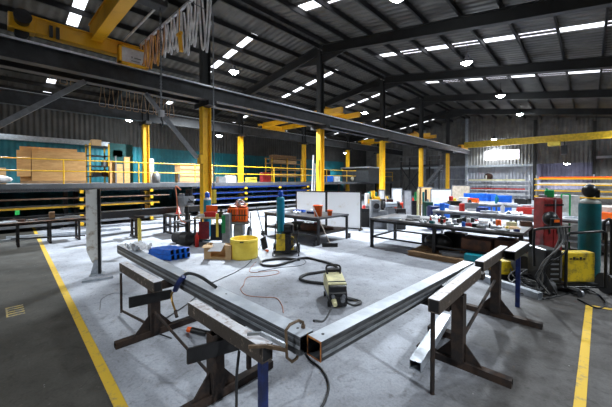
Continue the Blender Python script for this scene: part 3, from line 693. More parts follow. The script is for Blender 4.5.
NM = dict(box='box',can='tin',bottle='bottle',tray='tray',offcut='tube offcut',plate='steel plate',clamp='clamp',vice='vice',grinder='angle grinder',cloth='rag',bin='bin',toolbox='toolbox')
def scatter(lst, x0, x1, y0, y1, z, where, base=.22):
    n = len(lst)
    for i, (kind, cn) in enumerate(lst):
        x = x0+(x1-x0)*(i+.5)/n+random.uniform(-.04,.04); y = y0+(y1-y0)*((i*0.618)%1)
        item(kind, cn, x, y, z, base*random.uniform(.8,1.2), random.uniform(-.6,.6)+(0 if kind!='offcut' else .1), f'{cn} {NM[kind]} {where}')

def bucket(loc, r, h, m, label):
    t = thing('bucket', label, 'bucket', loc)
    MB().lathe([(.001,0),(r*.78,0),(r,h),(r*1.06,h),(r*1.06,h-.03),(r*.96,h-.03),(r*.76,.01),(.001,.01)]).build('pail', m, t)
    MB().tube(spl([(-r*1.05,0,h*.9),(-r*.8,.0,h*.55+.02),(0,-r*1.12,h*.5),(r*.8,0,h*.55+.02),(r*1.05,0,h*.9)],4), .006, 5).build('handle', greyst, t)
    return t

# ================================================================ FAR RIGHT BENCHES AND CLUTTER
pal_top = mat('bench_white', (.45,.46,.50), .5, c2=(.18,.175,.175), scale=5, lo=.4, hi=.6)
bench('long_bench', 'long dark framed workbench covered in tools, right of centre', -4.52,-.95,7.4,8.9,.83, mat('bench_top',(.30,.30,.32),.4,.3,c2=(.12,.11,.11),scale=3), dark, 3, None, .05,.075)
scatter([('plate','silver'),('tray','white'),('plate','dark'),('cloth','white')], -4.1,-2.9,7.6,8.7,.83,'lying on the left half of the long bench', .26)
scatter([('bottle','red'),('grinder','black'),('box','red'),('clamp','silver'),('box','dark'),('can','silver'),('toolbox','dark'),('can','white'),('clamp','red'),('box','white'),('tray','silver'),('vice','grey'),('can','orange'),('cloth','paper'),('box','cream'),('plate','cardboard'),('box','brown')], -2.95,-1.05,7.6,8.7,.83,'on the right half of the long bench', .16)
scatter([('cloth','white'),('bottle','white'),('box','teal'),('can','black'),('clamp','dark'),('grinder','silver'),('bin','grey'),('can','blue'),('tray','red'),('box','black'),('toolbox','grey'),('bottle','dark'),('offcut','silver'),('plate','grey'),('can','yellow'),('bin','navy')], -3.1,-1.05,7.45,7.7,.83,'along the front edge of the long bench', .11)
# pallet shelf below the bench with boxes
t = thing('wooden_pallet', 'low wooden pallet under the right half of the long bench', 'pallet', (-2,7.9,0))
for y in (7.25,7.85,8.5): MB().bb(-3.3,-.75,y,y+.1,0,.10).build('bearer', wood, t, w=True)
for k,(x_,y_,w_,h_) in enumerate(((-3.1,8.2,.4,.3),(-2.5,8.3,.5,.42),(-1.8,8.35,.6,.35),(-1.2,7.35,.35,.2))): solo('storage_crate', ['small black crate at the left back of the pallet','larger black crate at the back of the pallet','wide black crate behind the brown crates','flat black crate at the front right of the pallet'][k], 'crate', MB().bb(x_-w_/2,x_+w_/2,y_-.14,y_+.14,.126,.126+h_), blackp, bevel=.01)
for k in range(7): MB().bb(-3.3,-.75,7.2+k*.2,7.34+k*.2,.10,.125).build('deck_board', wood, t, w=True)
solo('steel_crate', 'rusty brown steel crate under the long bench', 'crate', MB().bb(-2.15,-1.55,7.5,8.1,.125,.56), brown, bevel=.01)
solo('steel_crate', 'second rusty brown crate under the right end of the bench', 'crate', MB().bb(-1.5,-.95,7.6,8.1,.125,.60), brown, bevel=.01)
solo('parts_tub', 'bright teal plastic tub on the pallet edge', 'tub', MB().bb(-2.0,-1.45,7.2,7.44,.125,.27), mat('bright_teal',(.0,.33,.42),.4), bevel=.01)
solo('tool_bag', 'black tool bag slumped on the pallet', 'bag', MB().ball((-2.75,7.75,.34),.30,(1.15,.75,.72)), blackp)
solo('offcut_bundle', 'grey steel offcut bundle on the pallet beside the bag', 'bundle', MB().bar((-2.5,7.3,.17),(-2.0,7.45,.17),.08).bar((-2.6,7.4,.18),(-2.2,7.55,.2),.06), greyst)
solo('spray_bottle', 'small blue bottle standing at the pallet corner', 'bottle', MB().lathe([(.001,0),(.04,0),(.04,.12),(.015,.16),(.015,.21),(.001,.21)],(-1.25,7.3,.125)), cylblue)
bench('steel_bench', 'white topped steel bench behind the long bench', -3.9,.6,10.4,11.3,.88, pal_top, greyst, 3, dark)
scatter([('can','blue'),('box','white'),('can','red'),('tray','white'),('box','navy'),('offcut','silver'),('bottle','white'),('cloth','paper'),('toolbox','red'),('box','silver'),('clamp','grey'),('bin','white'),('plate','silver'),('can','black'),('box','orange')], -3.8,.5,10.55,11.15,.88,'on the white topped bench behind the long bench', .27)
bench('rear_bench', 'farther white bench in front of the blue panels', -4.9,.9,14.3,15.3,.9, pal_top, greyst, 4, dark)
scatter([('can','red'),('box','white'),('bin','orange'),('offcut','silver'),('bottle','teal'),('tray','white'),('box','black'),('plate','silver'),('toolbox','white'),('can','grey'),('box','cream'),('bin','blue'),('cloth','white')], -4.8,.8,14.45,15.1,.9,'on the farther white bench', .34)
# blue panels
for k, (a, b, z0, z1, d) in enumerate(((466,484,.75,1.12,17.5),(485,494,.7,1.05,18.2),(494,509,.8,1.02,17.2))):
    p, q = W(a,d), W(b,d)
    t = thing('blue_cabinet', ['largest blue tool cabinet behind the farther bench','middle blue tool cabinet behind the farther bench','low blue tool cabinet right of the others'][k], 'cabinet', ((p.x+q.x)/2,(p.y+q.y)/2,0), YAW)
    w_ = (q-p).length
    MB().bb(-w_/2,w_/2,-.25,.25,0,z1).build('body', blue, t)
    for j in range(3): MB().bb(-w_/2+.04,w_/2-.04,-.27,-.25,z1-.28*(j+1),z1-.28*j-.05).build('drawer', mat('deep_blue',(.01,.10,.5),.4), t)
p = W(470,19.5)
# far shelving frames/wall racks along end wall
def wall_rack(x0, x1, y, zs, cols, lb, beam):
    t = thing('wall_rack', lb, 'rack', ((x0+x1)/2,y,0))
    n = 4
    for i in range(n):
        x = x0+(x1-x0)*i/(n-1); MB().bar((x,y,0),(x,y,2.35),.1).build('upright', white if beam is white else galv, t, w=True)
    for z in zs: MB().bb(x0-.1,x1+.1,y-.35,y-.25,z-.06,z+.04).build('shelf_beam', beam, t, w=True)
    for z in zs: MB().bb(x0-.1,x1+.1,y-.25,y-.05,z-.03,z-.0).build('shelf_board', beam, t, w=True)
    for j, z in enumerate(zs):
        cn, mm_ = cols[j % len(cols)]
        solo('long_profile', f'long {cn} profile bundle on the {["lowest","second","third","fourth","fifth"][j]} beam of the {"left" if x0<-5 else "right"} far rack', 'bar', MB().bar((x0+.2,y-.16,z+.09),(x1-.3,y-.16,z+.09),.16,.16), mm_)
wall_rack(-9.2,-4.0,33.9,[.5,.95,1.4,1.8],[('white',white),('red',redb),('grey',greyst),('cream',cream)],'white framed rack of long profiles against the far wall', white)
wall_rack(-3.4,7.5,33.0,[.5,1.0,1.5,2.0],[('white',white),('silver',galv),('white wrapped',paper),('orange',orange)],'rack with orange yellow beams along the far wall at right', yellow)
# whiteboards and screens
def board(px0, px1, d, z0, z1, lb, nm='whiteboard', m=white, frame_m=greyst, twist=0):
    p, q = W(px0,d+twist), W(px1,d-twist); c = (p+q)/2; ang = math.atan2(q.y-p.y, q.x-p.x); w_ = (q-p).length/2
    t = thing(nm, lb, 'board' if nm=='whiteboard' else 'screen', (c.x,c.y,0), ang)
    MB().bb(-w_,w_,-.012,.012,z0,z1).build('panel', m, t)
    f_ = MB()
    for a in (-w_, w_): f_.bar((a,0,0.02),(a,0,z1+.02),.045)
    f_.bar((-w_,0,z1),(w_,0,z1),.045); f_.bar((-w_,0,z0),(w_,0,z0),.045); f_.build('frame', frame_m, t)
    for a in (-w_, w_): MB().bar((a,-.22,.02),(a,.22,.02),.045,.04).build('foot', frame_m, t)
    return t
board(296.5,326,12.6,.05,1.42,'left white welding screen panel behind the orange buckets','welding_screen',concrete_w,dark,.35)
board(327,361,11.6,.05,1.45,'right white welding screen panel, stained near the bottom','welding_screen',concrete_w,dark,.3)
board(431,451.5,15.5,.55,1.42,'square whiteboard in a grey frame right of the green gas rack')
board(379,384.5,15,.6,1.4,'narrow white board below the fourth yellow column','welding_screen')
board(392,402,16,.7,1.45,'white board standing above the red bins','welding_screen')
p = W(441,16.2); board(418,432,18.5,.4,1.45,'tan board behind the whiteboard','welding_screen',carton)
board(452,470,19.5,.2,1.55,'tan sheet standing right of the whiteboard','welding_screen',mat('tan_sheet',(.60,.50,.38),.7))
# red bins
d = W(397,13.0)
for k in range(2):
    solo('red_bin', ['upper','lower'][1-k]+' red orange stacking bin on the shelf behind the bench', 'bin', MB().box((d.x,d.y,.35+k*.42),(.82,.4,.30),rz=YAW), mat('bin_red',(.85,.06,.02),.4), bevel=.02)
t = thing('bin_stand', 'grey stand holding the two red orange bins', 'stand', (d.x,d.y,0), YAW)
for z in (.17,.60): MB().bb(-.5,.5,-.24,.24,z-.0,z+.02).build('shelf_board', greyst, t)
for a in (-.47,.47): MB().bar((a,0,0),(a,0,1.15),.04).build('post', white, t)
board(404,411.5,12.6,.35,1.45,'narrow white sheet hung beside the red bins','welding_screen')
# green gas rack (vertical tubes)
for k, px in enumerate((415.5,418,420.5,423.5,426)):
    d = W(px,13.6+.2*(k%2)); solo('standing_tube', f'{["thin dark green","pale green","olive","grey green","dark"][k]} tube standing upright left of the whiteboard', 'tube', MB().cyl((d.x,d.y,0),(d.x,d.y,1.35+.12*(k%3)),.05,n=10), [green,cream,wood,teal,dark][k])
# orange yellow drill machine (367-378)
d = W(372,13.6)
t = thing('milling_machine', 'yellow and grey milling machine right of the white screens', 'machine', (d.x,d.y,0), YAW)
MB().bb(-.35,.35,-.3,.3,0,.75).build('base', greyst, t, bevel=.02)
MB().bb(-.15,.2,-.15,.25,.75,1.35).build('column', teal, t, bevel=.02)
MB().bb(-.05,.3,-.35,.2,.95,1.15).bb(-.22,.02,-.3,-.05,.85,1.05).build('head', mat('amber',(.95,.50,.01),.4), t, bevel=.03)
MB().bb(-.3,-.15,-.25,.2,.75,1.3).build('motor', white, t, bevel=.03)
MB().cyl((-.02,-.3,1.15),(-.02,-.3,1.42),.09).build('spindle_cover', mat('amber',(.9,.5,.01)), t)
d = W(383,11.8)
t = thing('lathe_machine', 'grey lathe with hand wheels behind the long bench', 'machine', (d.x,d.y,0), YAW)
MB().bb(-.5,.5,-.2,.2,0,.7).build('bed', greyst, t, bevel=.02)
MB().bb(-.5,-.15,-.18,.18,.7,1.12).bb(.1,.4,-.15,.15,.7,.98).build('headstock', mat('pale_grey',(.24,.255,.28),.4), t, bevel=.02)
MB().cyl((-.32,-.32,.9),(-.32,-.18,.9),.11).build('hand_wheel', dark, t); MB().cyl((.2,-.3,.82),(.2,-.15,.82),.09).build('hand_wheel', dark, t)
d = W(391,11.2)
t = thing('pedestal_grinder', 'small grey pedestal grinder beside the lathe', 'machine', (d.x,d.y,0), YAW)
MB().bb(-.12,.12,-.1,.1,0,.85).build('pedestal', greyst, t); MB().cyl((-.22,0,.98),(.22,0,.98),.10).build('motor', galv, t)
for a in (-.27,.27): MB().cyl((a-.04,0,.98),(a+.04,0,.98),.13).build('wheel_guard', dark, t)
for k,(px,d_,w_,h_,m_,lb) in enumerate(((364,12.2,.45,.75,blackp,'black box stand just right of the white screens'),(375.5,12.4,.5,.55,brown,'brown box in front of the milling machine'),(387,13.4,.5,1.05,dark,'dark cabinet behind the grey lathe'),(400.5,11.6,.35,.8,dark,'dark stand in front of the red bins'),(412.5,13.2,.3,1.0,blackp,'black upright case beside the green tubes'),(428,13.0,.35,.95,mat('dark_green',(.01,.07,.04),.5),'dark green case left of the whiteboard'),(455,13.2,.5,.98,blackp,'black box behind the white topped bench'),(470,12.6,.6,.95,greyst,'grey box behind the white topped bench'))):
    d = W(px,d_); t = thing('equipment_case', lb, 'case', (d.x,d.y,0), YAW)
    MB().bb(-w_/2,w_/2,-.15,.2,0,h_).build('case_body', m_, t, bevel=.02); MB().bb(-w_/2+.05,w_/2-.05,-.165,-.15,h_*.3,h_*.8).build('front_panel', greyst if k%2 else dark, t); MB().cyl((0,0,h_),(0,0,h_+.12),.08,.05).build('top_knob', [redb,greyst,weldy,dark][k%4], t)
# blue items near 437-450
for k,(px,d_,z,cn,lb) in enumerate(((436,11.5,.0,'navy','navy blue crate below the whiteboard'),(442,12.5,.0,'blue','blue crate right of the navy crate'))):
    d = W(px,d_); solo('storage_crate', lb, 'crate', MB().box((d.x,d.y,.45),(.5,.4,.9),rz=YAW), PAL[cn], bevel=.02)
d = W(506,31); t = thing('wall_fan', 'dark round fan mounted on the pale far wall', 'fan', (W(487,30).x, YF-.25, 2.25))
MB().cyl((0,-.2,0),(0,.2,0),.35,n=20).build('housing', brown, t); MB().lathe([(.34,0),(.30,.06),(.28,0)],(0,-.2,0),M=Matrix.Rotation(R(90),3,'X')).build('guard', dark, t)

# ================================================================ MIDDLE LEFT
# pedestal drill at (187)
d = W(186.5, 9.05)
t = thing('pedestal_drill', 'grey pedestal drill with an orange hose, left of the yellow column', 'drill', (d.x,d.y,0), YAW-.3)
MB().bb(-.2,.2,-.25,.2,0,.06).build('base', dark, t, bevel=.01)
MB().cyl((0,0,.06),(0,0,1.5),.055).build('column', dark, t)
MB().bb(-.14,.14,-.3,.2,1.12,1.42).cyl((0,-.22,1.42),(0,-.22,1.5),.08).build('head', mat('pale_grey',(.40,.42,.45),.4), t, bevel=.04)
MB().cyl((.02,-.22,.95),(.02,-.22,1.12),.05,.07).cyl((.02,-.22,.8),(.02,-.22,.95),.02).build('chuck', galv, t)
MB().cyl((.14,-.1,1.25),(.3,-.1,1.25),.03).cyl((.28,-.25,1.35),(.28,.05,1.15),.012).build('feed_handle', dark, t)
MB().cyl((0,.12,1.3),(0,.12,1.62),.10).build('motor', dark, t)
MB().bb(-.18,.18,-.35,.05,.66,.70).build('drill_table', greyst, t, bevel=.01)
MB().tube(spl([(-.12,-.1,1.6),(-.22,-.2,1.72),(-.1,-.3,1.4),(-.02,-.35,1.0),(.06,-.35,.75),(.25,-.35,.66)],5), .018, 7).build('hose', cord_o, t, label='orange hose')
for k,(px,py,s_) in enumerate(((176,243,.16),(184,246,.2),(193,243,.15),(200,240,.13))):
    p = G(px,py); solo('machine_part', ['black machine part left of the drill base','largest black machine part before the drill base','black machine part right of the drill base','small black machine part near the red bottle'][k], 'part', MB().cyl((p.x-.1,p.y,s_),(p.x+.12,p.y+.1,s_),s_).cyl((p.x-.14,p.y,s_),(p.x-.1,p.y,s_),s_*.5), [black,dark,black,dark][k])
p = G(196.5,247); solo('fire_extinguisher', 'small red extinguisher bottle on the floor by the drill', 'extinguisher', MB().lathe([(.001,0),(.055,0),(.055,.3),(.02,.36),(.02,.42),(.001,.42)],(p.x,p.y,0)), redb)
p = W(178,10.5); solo('traffic_cone', 'small red cone at the left of the pedestal drill', 'cone', MB().lathe([(.001,.0),(.11,.0),(.11,.02),(.075,.02),(.02,.3),(.001,.3)],(p.x,p.y,.72)), redb)
bench('side_bench', 'low dark bench beside the pedestal drill', W(172,10.5).x-.5,W(172,10.5).x+.5,W(178,10.5).y-.3,W(178,10.5).y+.3,.72,dark,dark)
# trolley bench 197-228
c = W(212, 8.9)
t = thing('tool_trolley', 'timber topped tool trolley in front of the nearest yellow column', 'trolley', (c.x,c.y,0), YAW)
MB().bb(-.46,.46,-.3,.3,.78,.82).build('tray_top', mat('trolley_wood',(.5,.38,.24),.6), t)
MB().bb(-.42,.42,-.26,.26,.15,.18).build('lower_tray', dark, t)
for a in (-.42,.42):
    for b in (-.26,.26):
        MB().bar((a,b,.10),(a,b,.78),.045).build('leg', dark, t); MB().cyl((a-.02,b,.05),(a+.02,b,.05),.05,n=12).build('castor', black, t)
MB().bb(.02,.38,-.24,.24,.185,.60).build('drawer_box', blackp, t, bevel=.01); MB().bb(-.3,.0,-.29,-.27,.2,.7).build('side_panel', red, t, label='dark red side panel')
def ON(px, d, z): q = W(px,d,z); return q
q = W(210.5,8.85); 
t = thing('toolbox', 'open orange red toolbox on top of the tool trolley', 'toolbox', (q.x,q.y,.82), YAW)
MB().bb(-.17,.17,-.1,.1,0,.14).build('case', redb, t, bevel=.01); MB().bb(-.17,.17,.09,.12,.14,.32).build('lid', orange, t, bevel=.01)
q = W(201.5,8.8); solo('white_box', 'white carton on the left end of the tool trolley', 'box', MB().box((q.x,q.y,.86),(.2,.15,.08),rz=YAW), white)
q = W(221,8.8); solo('battery_charger', 'dark charger unit on the right end of the tool trolley', 'charger', MB().box((q.x,q.y,.90),(.16,.2,.16),rz=YAW).cyl((q.x,q.y,.98),(q.x,q.y,1.05),.04), blackp)
q = W(217,8.45); solo('spirit_level', 'yellow spirit level standing against the trolley', 'level', MB().box((q.x,q.y,.62),(.07,.03,.66),rz=YAW).box((q.x,q.y,.62),(.03,.034,.1),rz=YAW), tuby)
# vertical pieces between
q = W(226.5,8.6)
t = thing('grey_machine', 'grey machine with white casing between trolley and orange unit', 'machine', (q.x,q.y,0), YAW)
MB().bb(-.1,.12,-.15,.15,.1,.95).build('casing', mat('pale_grey',(.40,.42,.45)), t, bevel=.02); MB().bb(-.1,.0,-.17,-.15,.4,.9).build('front_panel', green, t)
for a in (-.08,.08): MB().cyl((a,0,0),(a,0,.1),.025).build('foot', dark, t)
# orange twin machine with wheel
c = W(239, 8.9)
t = thing('engine_welder', 'orange twin body machine on a wheeled frame beside the yellow tub', 'machine', (c.x,c.y,0), YAW)
for a in (-.17,.13):
    MB().bb(a-.135,a+.135,-.2,.12,.68,1.08).bb(a-.10,a+.10,-.16,.08,1.08,1.14).build('orange_body', orange, t, bevel=.03)
    for q_ in (-.07,.0,.07): MB().bb(a+q_-.010,a+q_+.010,-.207,-.2,.74,1.02).build('vent_slot', dark, t)
    MB().bb(a-.14,a+.14,-.212,-.205,.86,.89).build('band', dark, t)
MB().tube([(-.34,-.22,.67),(-.34,-.22,1.12),(.31,-.22,1.12),(.31,-.22,.67)],.014,8).build('cage_bar', blackp, t)
MB().bb(-.35,.32,-.25,.25,.62,.67).build('deck', greyst, t)
MB().bb(-.12,.14,-.22,.2,.25,.61).build('engine_block', mat('pale_grey',(.4,.42,.45)), t, bevel=.03)
MB().tube(spl([(-.2,.1,.95),(-.1,.15,1.25),(.05,.0,1.3),(.15,.1,1.2),(.2,.2,1.05)],4), .03, 8).build('intake_pipe', galv, t)
MB().lathe([(.001,0),(.07,0),(.05,.14),(.001,.15)],(0,0,1.12)).build('air_filter', galv, t)
for sx in (-.32,.32):
    MB().cyl((sx-.03,-.1,.27),(sx+.03,-.1,.27),.27,n=24).build('wheel', black, t); MB().cyl((sx-.035,-.1,.27),(sx+.035,-.1,.27),.13,n=16).build('wheel_hub', greyst, t)
MB().tube([(-.3,.2,.05),(-.3,.22,.9),(.3,.22,.9),(.3,.2,.05)],.02,8).build('frame', dark, t)
q = W(247.5,8.7)
# gas cylinder
def cylinder(name, label, loc, r, h, body, shoulder, cap, cat='gas cylinder'):
    t = thing(name, label, cat, loc)
    MB().lathe([(.001,0),(r*.95,0),(r,.02),(r,h*.90)],n=24).build('body', body, t)
    MB().lathe([(r,h*.90),(r*.93,h*.925),(r*.68,h*.945),(r*.35,h*.955),(r*.3,h*.96)],n=24).build('shoulder', shoulder, t)
    if cap:
        MB().lathe([(.001,h*.94),(r*.50,h*.945),(r*.62,h*.97),(r*.66,h*1.02),(r*.55,h*1.055),(r*.3,h*1.07),(.001,h*1.07)],n=16).build('valve_cap', cap, t)
    return t
d = W(207.2, 9.4); cylinder('gas_cylinder', 'pale blue gas cylinder with bright blue cap before the yellow column', d, .115, 1.42, cylblue, white, capblue)
# cardboard box
p0, p1 = G(203.5,259.5), G(230.5,260.5); c = (p0+p1)/2; w_ = (p1-p0).length
ang = math.atan2(p1.y-p0.y, p1.x-p0.x)
t = thing('cardboard_box', 'open cardboard box with a white sheet over it, on the floor', 'box', (c.x,c.y,0), ang)
h_ = .34; b_ = MB()
b_.bb(-w_/2,w_/2,0,.30,0,.01).bb(-w_/2,-w_/2+.012,0,.30,.01,h_).bb(w_/2-.012,w_/2,0,.30,.01,h_).bb(-w_/2+.012,w_/2-.012,.29,.30,.01,h_)
b_.bb(-w_/2+.012,-w_/2+.16,0,.01,.01,h_).bb(w_/2-.14,w_/2-.012,0,.01,.01,h_).bb(-w_/2+.16,w_/2-.14,0,.01,.01,.05); b_.build('carton_body', carton, t)
fl = MB().prism([(-w_/2,0,h_),(-w_/2+.25,-.02,h_),(-w_/2+.25,-.12,h_-.03),(-w_/2,-.12,h_-.05)],(0,0,.008)); fl.build('flap', carton, t)
fl = MB().prism([(w_/2-.18,0,h_),(w_/2,0,h_),(w_/2+.02,-.02,h_+.01),(w_/2-.16,.10,h_+.02)],(0,0,.008)); fl.build('flap', carton, t)
MB().prism([(-.22,-.06,h_-.14),(.13,-.09,h_-.12),(.16,.1,h_+.035),(-.16,.14,h_+.03)],(0,.003,.006)).build('paper_sheet', paper, t, label='white paper sheet')
# yellow tub
c = G(244,257.5)
t = thing('yellow_tub', 'round yellow plastic tub on the floor right of the cardboard box', 'tub', (c.x,c.y,0))
r = .335
MB().lathe([(.001,0),(r*.98,0),(r,.03),(r,.46),(r*.97,.48),(r*.95,.46),(r*.95,.03),(.001,.02)],n=32).build('tub_wall', tuby, t)
MB().lathe([(r*1.005,.40),(r*1.02,.41),(r*1.02,.43),(r*1.005,.44)],n=32).build('rim', tuby, t)
for k in (.1,):
    a = YAW-math.pi/2+k*.25; MB().box((r*.99*math.cos(a),r*.99*math.sin(a),.43),(.02,.09,.025),rz=a).build('hand_slot', dark, t)
# blue tube stack
c = G(172,256); ang = math.atan2((G(188,256.5)-G(170,261)).y,(G(188,256.5)-G(170,261)).x)
cr = math.cos; 
e0 = G(169.5,261.5); e1 = G(190.5,258); dirx = (e1-e0).normalized(); back = (G(157,250.5)-e0).normalized(); back = V((-dirx.y,dirx.x,0))*.86 + dirx*-.5; back.normalize()
s = (e1-e0).length/4
for k in range(8):
    row = k//4; j = k % 4
    if row == 1: base = e0+dirx*(s*(j+.5)) + back*.02
    else: base = e0+dirx*(s*(j+.5))
    if row == 1 and j == 0: base = base+back*.0
    z = s/2+.012+row*(s+.002)
    a = base+V((0,0,z)); b = a+back*(.75 if row==0 else .66)
    solo('blue_tube', f'{["first","second","third","fourth"][j]} square blue tube from the left in the {"lower" if row==0 else "upper"} row', 'tube', MB().rhs(a,b,s*.94,s*.94,.006).use(1).rhs(a+(b-a)*.01,b-(b-a)*.01,s*.94-.0125,s*.94-.0125,.003), [blue,dark], 'blue square tubes stacked on the floor')  # dark inner liner stands in for the shade inside the tube
solo('steel_bearer', 'dark bearer under the blue square tubes', 'bearer', MB().bar(e0+back*.2+V((0,0,.005)),e1+back*.2+V((0,0,.005)),.06,.01), dark)
# shovel
p0 = G(265,250); p1 = W(256.5,8.6,1.12)
t = thing('shovel', 'black long handled shovel standing right of the yellow tub', 'shovel', p0)
MB().tube([p0+V((0,0,.22)),p1],.014,8).build('handle', dark, t, w=True)
u_ = (p1-p0).normalized()
MB().bar(p0+V((0,0,.02)),p0+V((0,0,.02))+u_*.32,.22,.02,up=(0,-1,.2)).build('blade', blackp, t, w=True)
p = G(267,252); solo('cable_plug', 'tiny orange plug on the floor beside the shovel', 'plug', MB().box((p.x,p.y,.03),(.07,.05,.05)), orange)
# MIG welder trolley with blue cylinder
c = G(285.5,254.5)
t = thing('welder_trolley', 'yellow and black welder trolley at the centre of the shop floor', 'welder', (c.x,c.y,0), YAW)
MB().bb(-.30,.32,-.2,.35,.10,.13).build('trolley_base', blackp, t)
MB().bb(-.10,.14,-.2,.25,.14,.56).build('power_unit', blackp, t, bevel=.02)
MB().bb(-.22,.0,-.22,-.20,.14,.56).build('front_panel', weldy, t, label='yellow front panel')
MB().bb(.15,.21,-.2,-.02,.16,.46).build('side_panel', weldy, t)
MB().bb(-.04,.2,-.18,.1,.57,.78).build('wire_feeder', dark, t, bevel=.02)
MB().cyl((.0,-.19,.68),(.14,-.19,.68),.08).build('wire_spool', blackp, t)
for sx in (-.3,.34):
    MB().cyl((sx-.025,.2,.13),(sx+.025,.2,.13),.13,n=18).build('wheel', black, t)
    MB().cyl((sx-.015,-.2,.05),(sx+.015,-.2,.05),.05,n=12).build('castor', black, t)
MB().tube([(-.24,-.2,.1),(-.24,-.2,.80),(-.24,.2,.85),(-.24,.3,.1)],.014,8).tube([(.3,-.2,.1),(.3,-.2,.62),(.3,.3,.7),(.3,.3,.1)],.014,8).tube([(-.24,-.2,.6),(.3,-.2,.6)],.012,8).build('frame', blackp, t)
for k in range(6):
    MB().tube(spl([(.02+.03*k,-.2,.5),(.10+.03*k,-.26,.35),(.05+.02*k,-.26,.2),(-.05+.03*k,-.25,.1)],4),.01,6).build('lead', black, t)
d = W(280.5,7.95,.131); cylinder('gas_cylinder', 'teal blue gas cylinder standing on the central welder trolley', d, .107, 1.40, cylblue, cylblue, capblue)
# Table with buckets
tt = bench('welding_table', 'dark steel table with castors in front of the white screens', -8.15,-5.65,6.5,8.0,.80, mat('dark_top',(.10,.10,.11),.35,.5,scale=4), dark, 2, rust)
for x in (-8.1,-5.7):
    for y in (6.42,8.08): MB().cyl((x-.025,y,.065),(x+.025,y,.065),.065,n=14).bb(x-.04,x+.04,y-.04,y+.04,.12,.16).build('castor', black, tt, w=True)
q = W(318,8.85+.25,.80); b1 = bucket((q.x,q.y,.80), .145, .34, orange, 'larger orange bucket on the welding table')
q = W(329.8,9.3,.80); bucket((q.x,q.y,.80), .085, .17, orange, 'smaller orange bucket on the welding table')
q = W(317,9.3,.34); bucket((q.x,q.y,.34), .11, .24, red, 'red bucket on the lower shelf of the welding table')
scatter([('plate','silver'),('tray','blue'),('cloth','white'),('grinder','grey'),('offcut','navy')], -7.6,-6.5,6.8,7.7,.80,'on the left part of the welding table', .2)
scatter([('offcut','dark'),('plate','dark'),('box','black'),('offcut','grey'),('clamp','grey'),('toolbox','brown'),('plate','brown')], -7.6,-6.0,6.8,7.7,.34,'on the lower shelf of the welding table', .28)
# broom
p = G(330,247.0); hd = RT
t = thing('push_broom', 'push broom leaning against the welding table', 'broom', (p.x,p.y,0))
MB().bar(p-hd*.22+V((0,0,.09)),p+hd*.22+V((0,0,.09)),.06,.03).build('head', blackp, t, w=True)
MB().bar(p-hd*.22+V((0,0,.038)),p+hd*.22+V((0,0,.038)),.055,.07).build('bristles', bristle, t, w=True)
q = W(313,8.95,1.12); MB().tube([p+V((0,0,.1)),q],.014,8).build('handle', mat('pale_wood',(.6,.5,.42),.5), t, w=True)
# cable coil by welder trolley + cable to feeder
def cable(nm, pts, r, m, lb, cat='cable', z=None):
    P = [G(a,b,r) if len(q)==2 else G(a,b,q[2]) for q in pts for a,b in (q[:2],)]
    return solo(nm, lb, cat, MB().tube(spl(P,6), r, 8), m)
cable('hose_bundle', [(300,260),(282,259),(264,261),(262,265),(275,266),(290,262),(305,258),(320,261),(333,265),(339,270)], .028, dark, 'thick braided black cable bundle coiled by the central welder')
cable('hose_bundle', [(336,286),(322,284),(306,282),(300,279),(306,275),(318,273),(330,271)], .028, black, 'black cable bundle looping beside the wire feeder')
cable('extension_cord', [(262,243),(250,262),(236,272),(221,279),(208,285)], .008, dark, 'thin black cord running from behind the tub across the floor')
cable('extension_cord', [(256,262),(250,269),(252,273),(275,271),(278,274),(262,277),(247,278),(243,286),(240,290),(246,296),(262,298),(276,299),(282,307),(283,314)], .006, cord_dull, 'wavy orange cord lying across the pale floor')
cable('extension_cord', [(300,258),(306,262),(300,266),(280,268),(258,272)], .006, dark, 'thin dark cord looping below the welder trolley')
# wire feeder (centre)
c = G(338,309)
t = thing('wire_feeder', 'cream and black wire feeder on the floor with a green display', 'wire feeder', (c.x,c.y,0), YAW+.08)
MB().bb(-.12,.12,-.02,.50,.07,.30).build('body', blackp, t, bevel=.02); t.scale = (1.12,1.12,1.12)
MB().prism([(-.12,.02,.30),(.12,.02,.30),(.12,.34,.35),(-.12,.34,.35)],(0,0,.02)).bb(-.125,-.12,.03,.48,.16,.32).bb(.12,.125,.03,.48,.16,.32).build('cover', cream, t)
MB().prism([(-.12,-.05,.08),(.12,-.05,.08),(.12,-.03,.20),(.12,.06,.335),(-.12,.06,.335),(-.12,-.03,.20)],(0,.015,0)).build('control_panel', blackp, t)
MB().prism([(-.05,-.003,.235),(.05,-.003,.235),(.05,.022,.275),(-.05,.022,.275)],(0,.004,0)).build('display', screen_g, t, label='green lit display')
for a in (-.07,.07): MB().cyl((a,-.07,.17),(a,-.03,.17),.024,n=12).build('knob', greyst, t)
MB().tube(spl([(-.09,.3,.35),(-.09,.36,.46),(.09,.36,.46),(.09,.3,.35)],4),.014,8).bb(-.10,.10,.38,.46,.34,.40).build('handle', dark, t)
MB().bb(-.1,.1,-.05,.0,.04,.16).build('front_socket_block', dark, t, bevel=.01)
MB().cyl((-.06,-.14,.10),(-.06,-.03,.12),.03,.035,n=12).build('torch_connector', cream, t)
MB().cyl((.05,-.10,.13),(.05,-.03,.14),.028,n=12).build('gas_connector', greyst, t)
for a in (-.11,.11):
    for b in (.05,.42): MB().cyl((a-.015,b,.035),(a+.015,b,.035),.035,n=12).build('castor', black, t)
for k in range(3):
    MB().tube(spl([(.1,.12,.1),(.2,.2+.03*k,.03),(.32,.18,.02),(.34,.08+.03*k,.02),(.22,.02,.02),(.10,.0,.08)],5),.013,7).build('lead', black, t)
P = [c+V((-.04,-.12,.10)), G(318,318,.3)+V((0,0,0)), G(309,333,.72)]
solo('torch_hose', 'thin black hose rising from the wire feeder to the steel frame', 'hose', MB().tube(spl([W(333,4.2,.13), W(325,3.4,.30), W(314,2.32,.80)],5),.011,7), black)

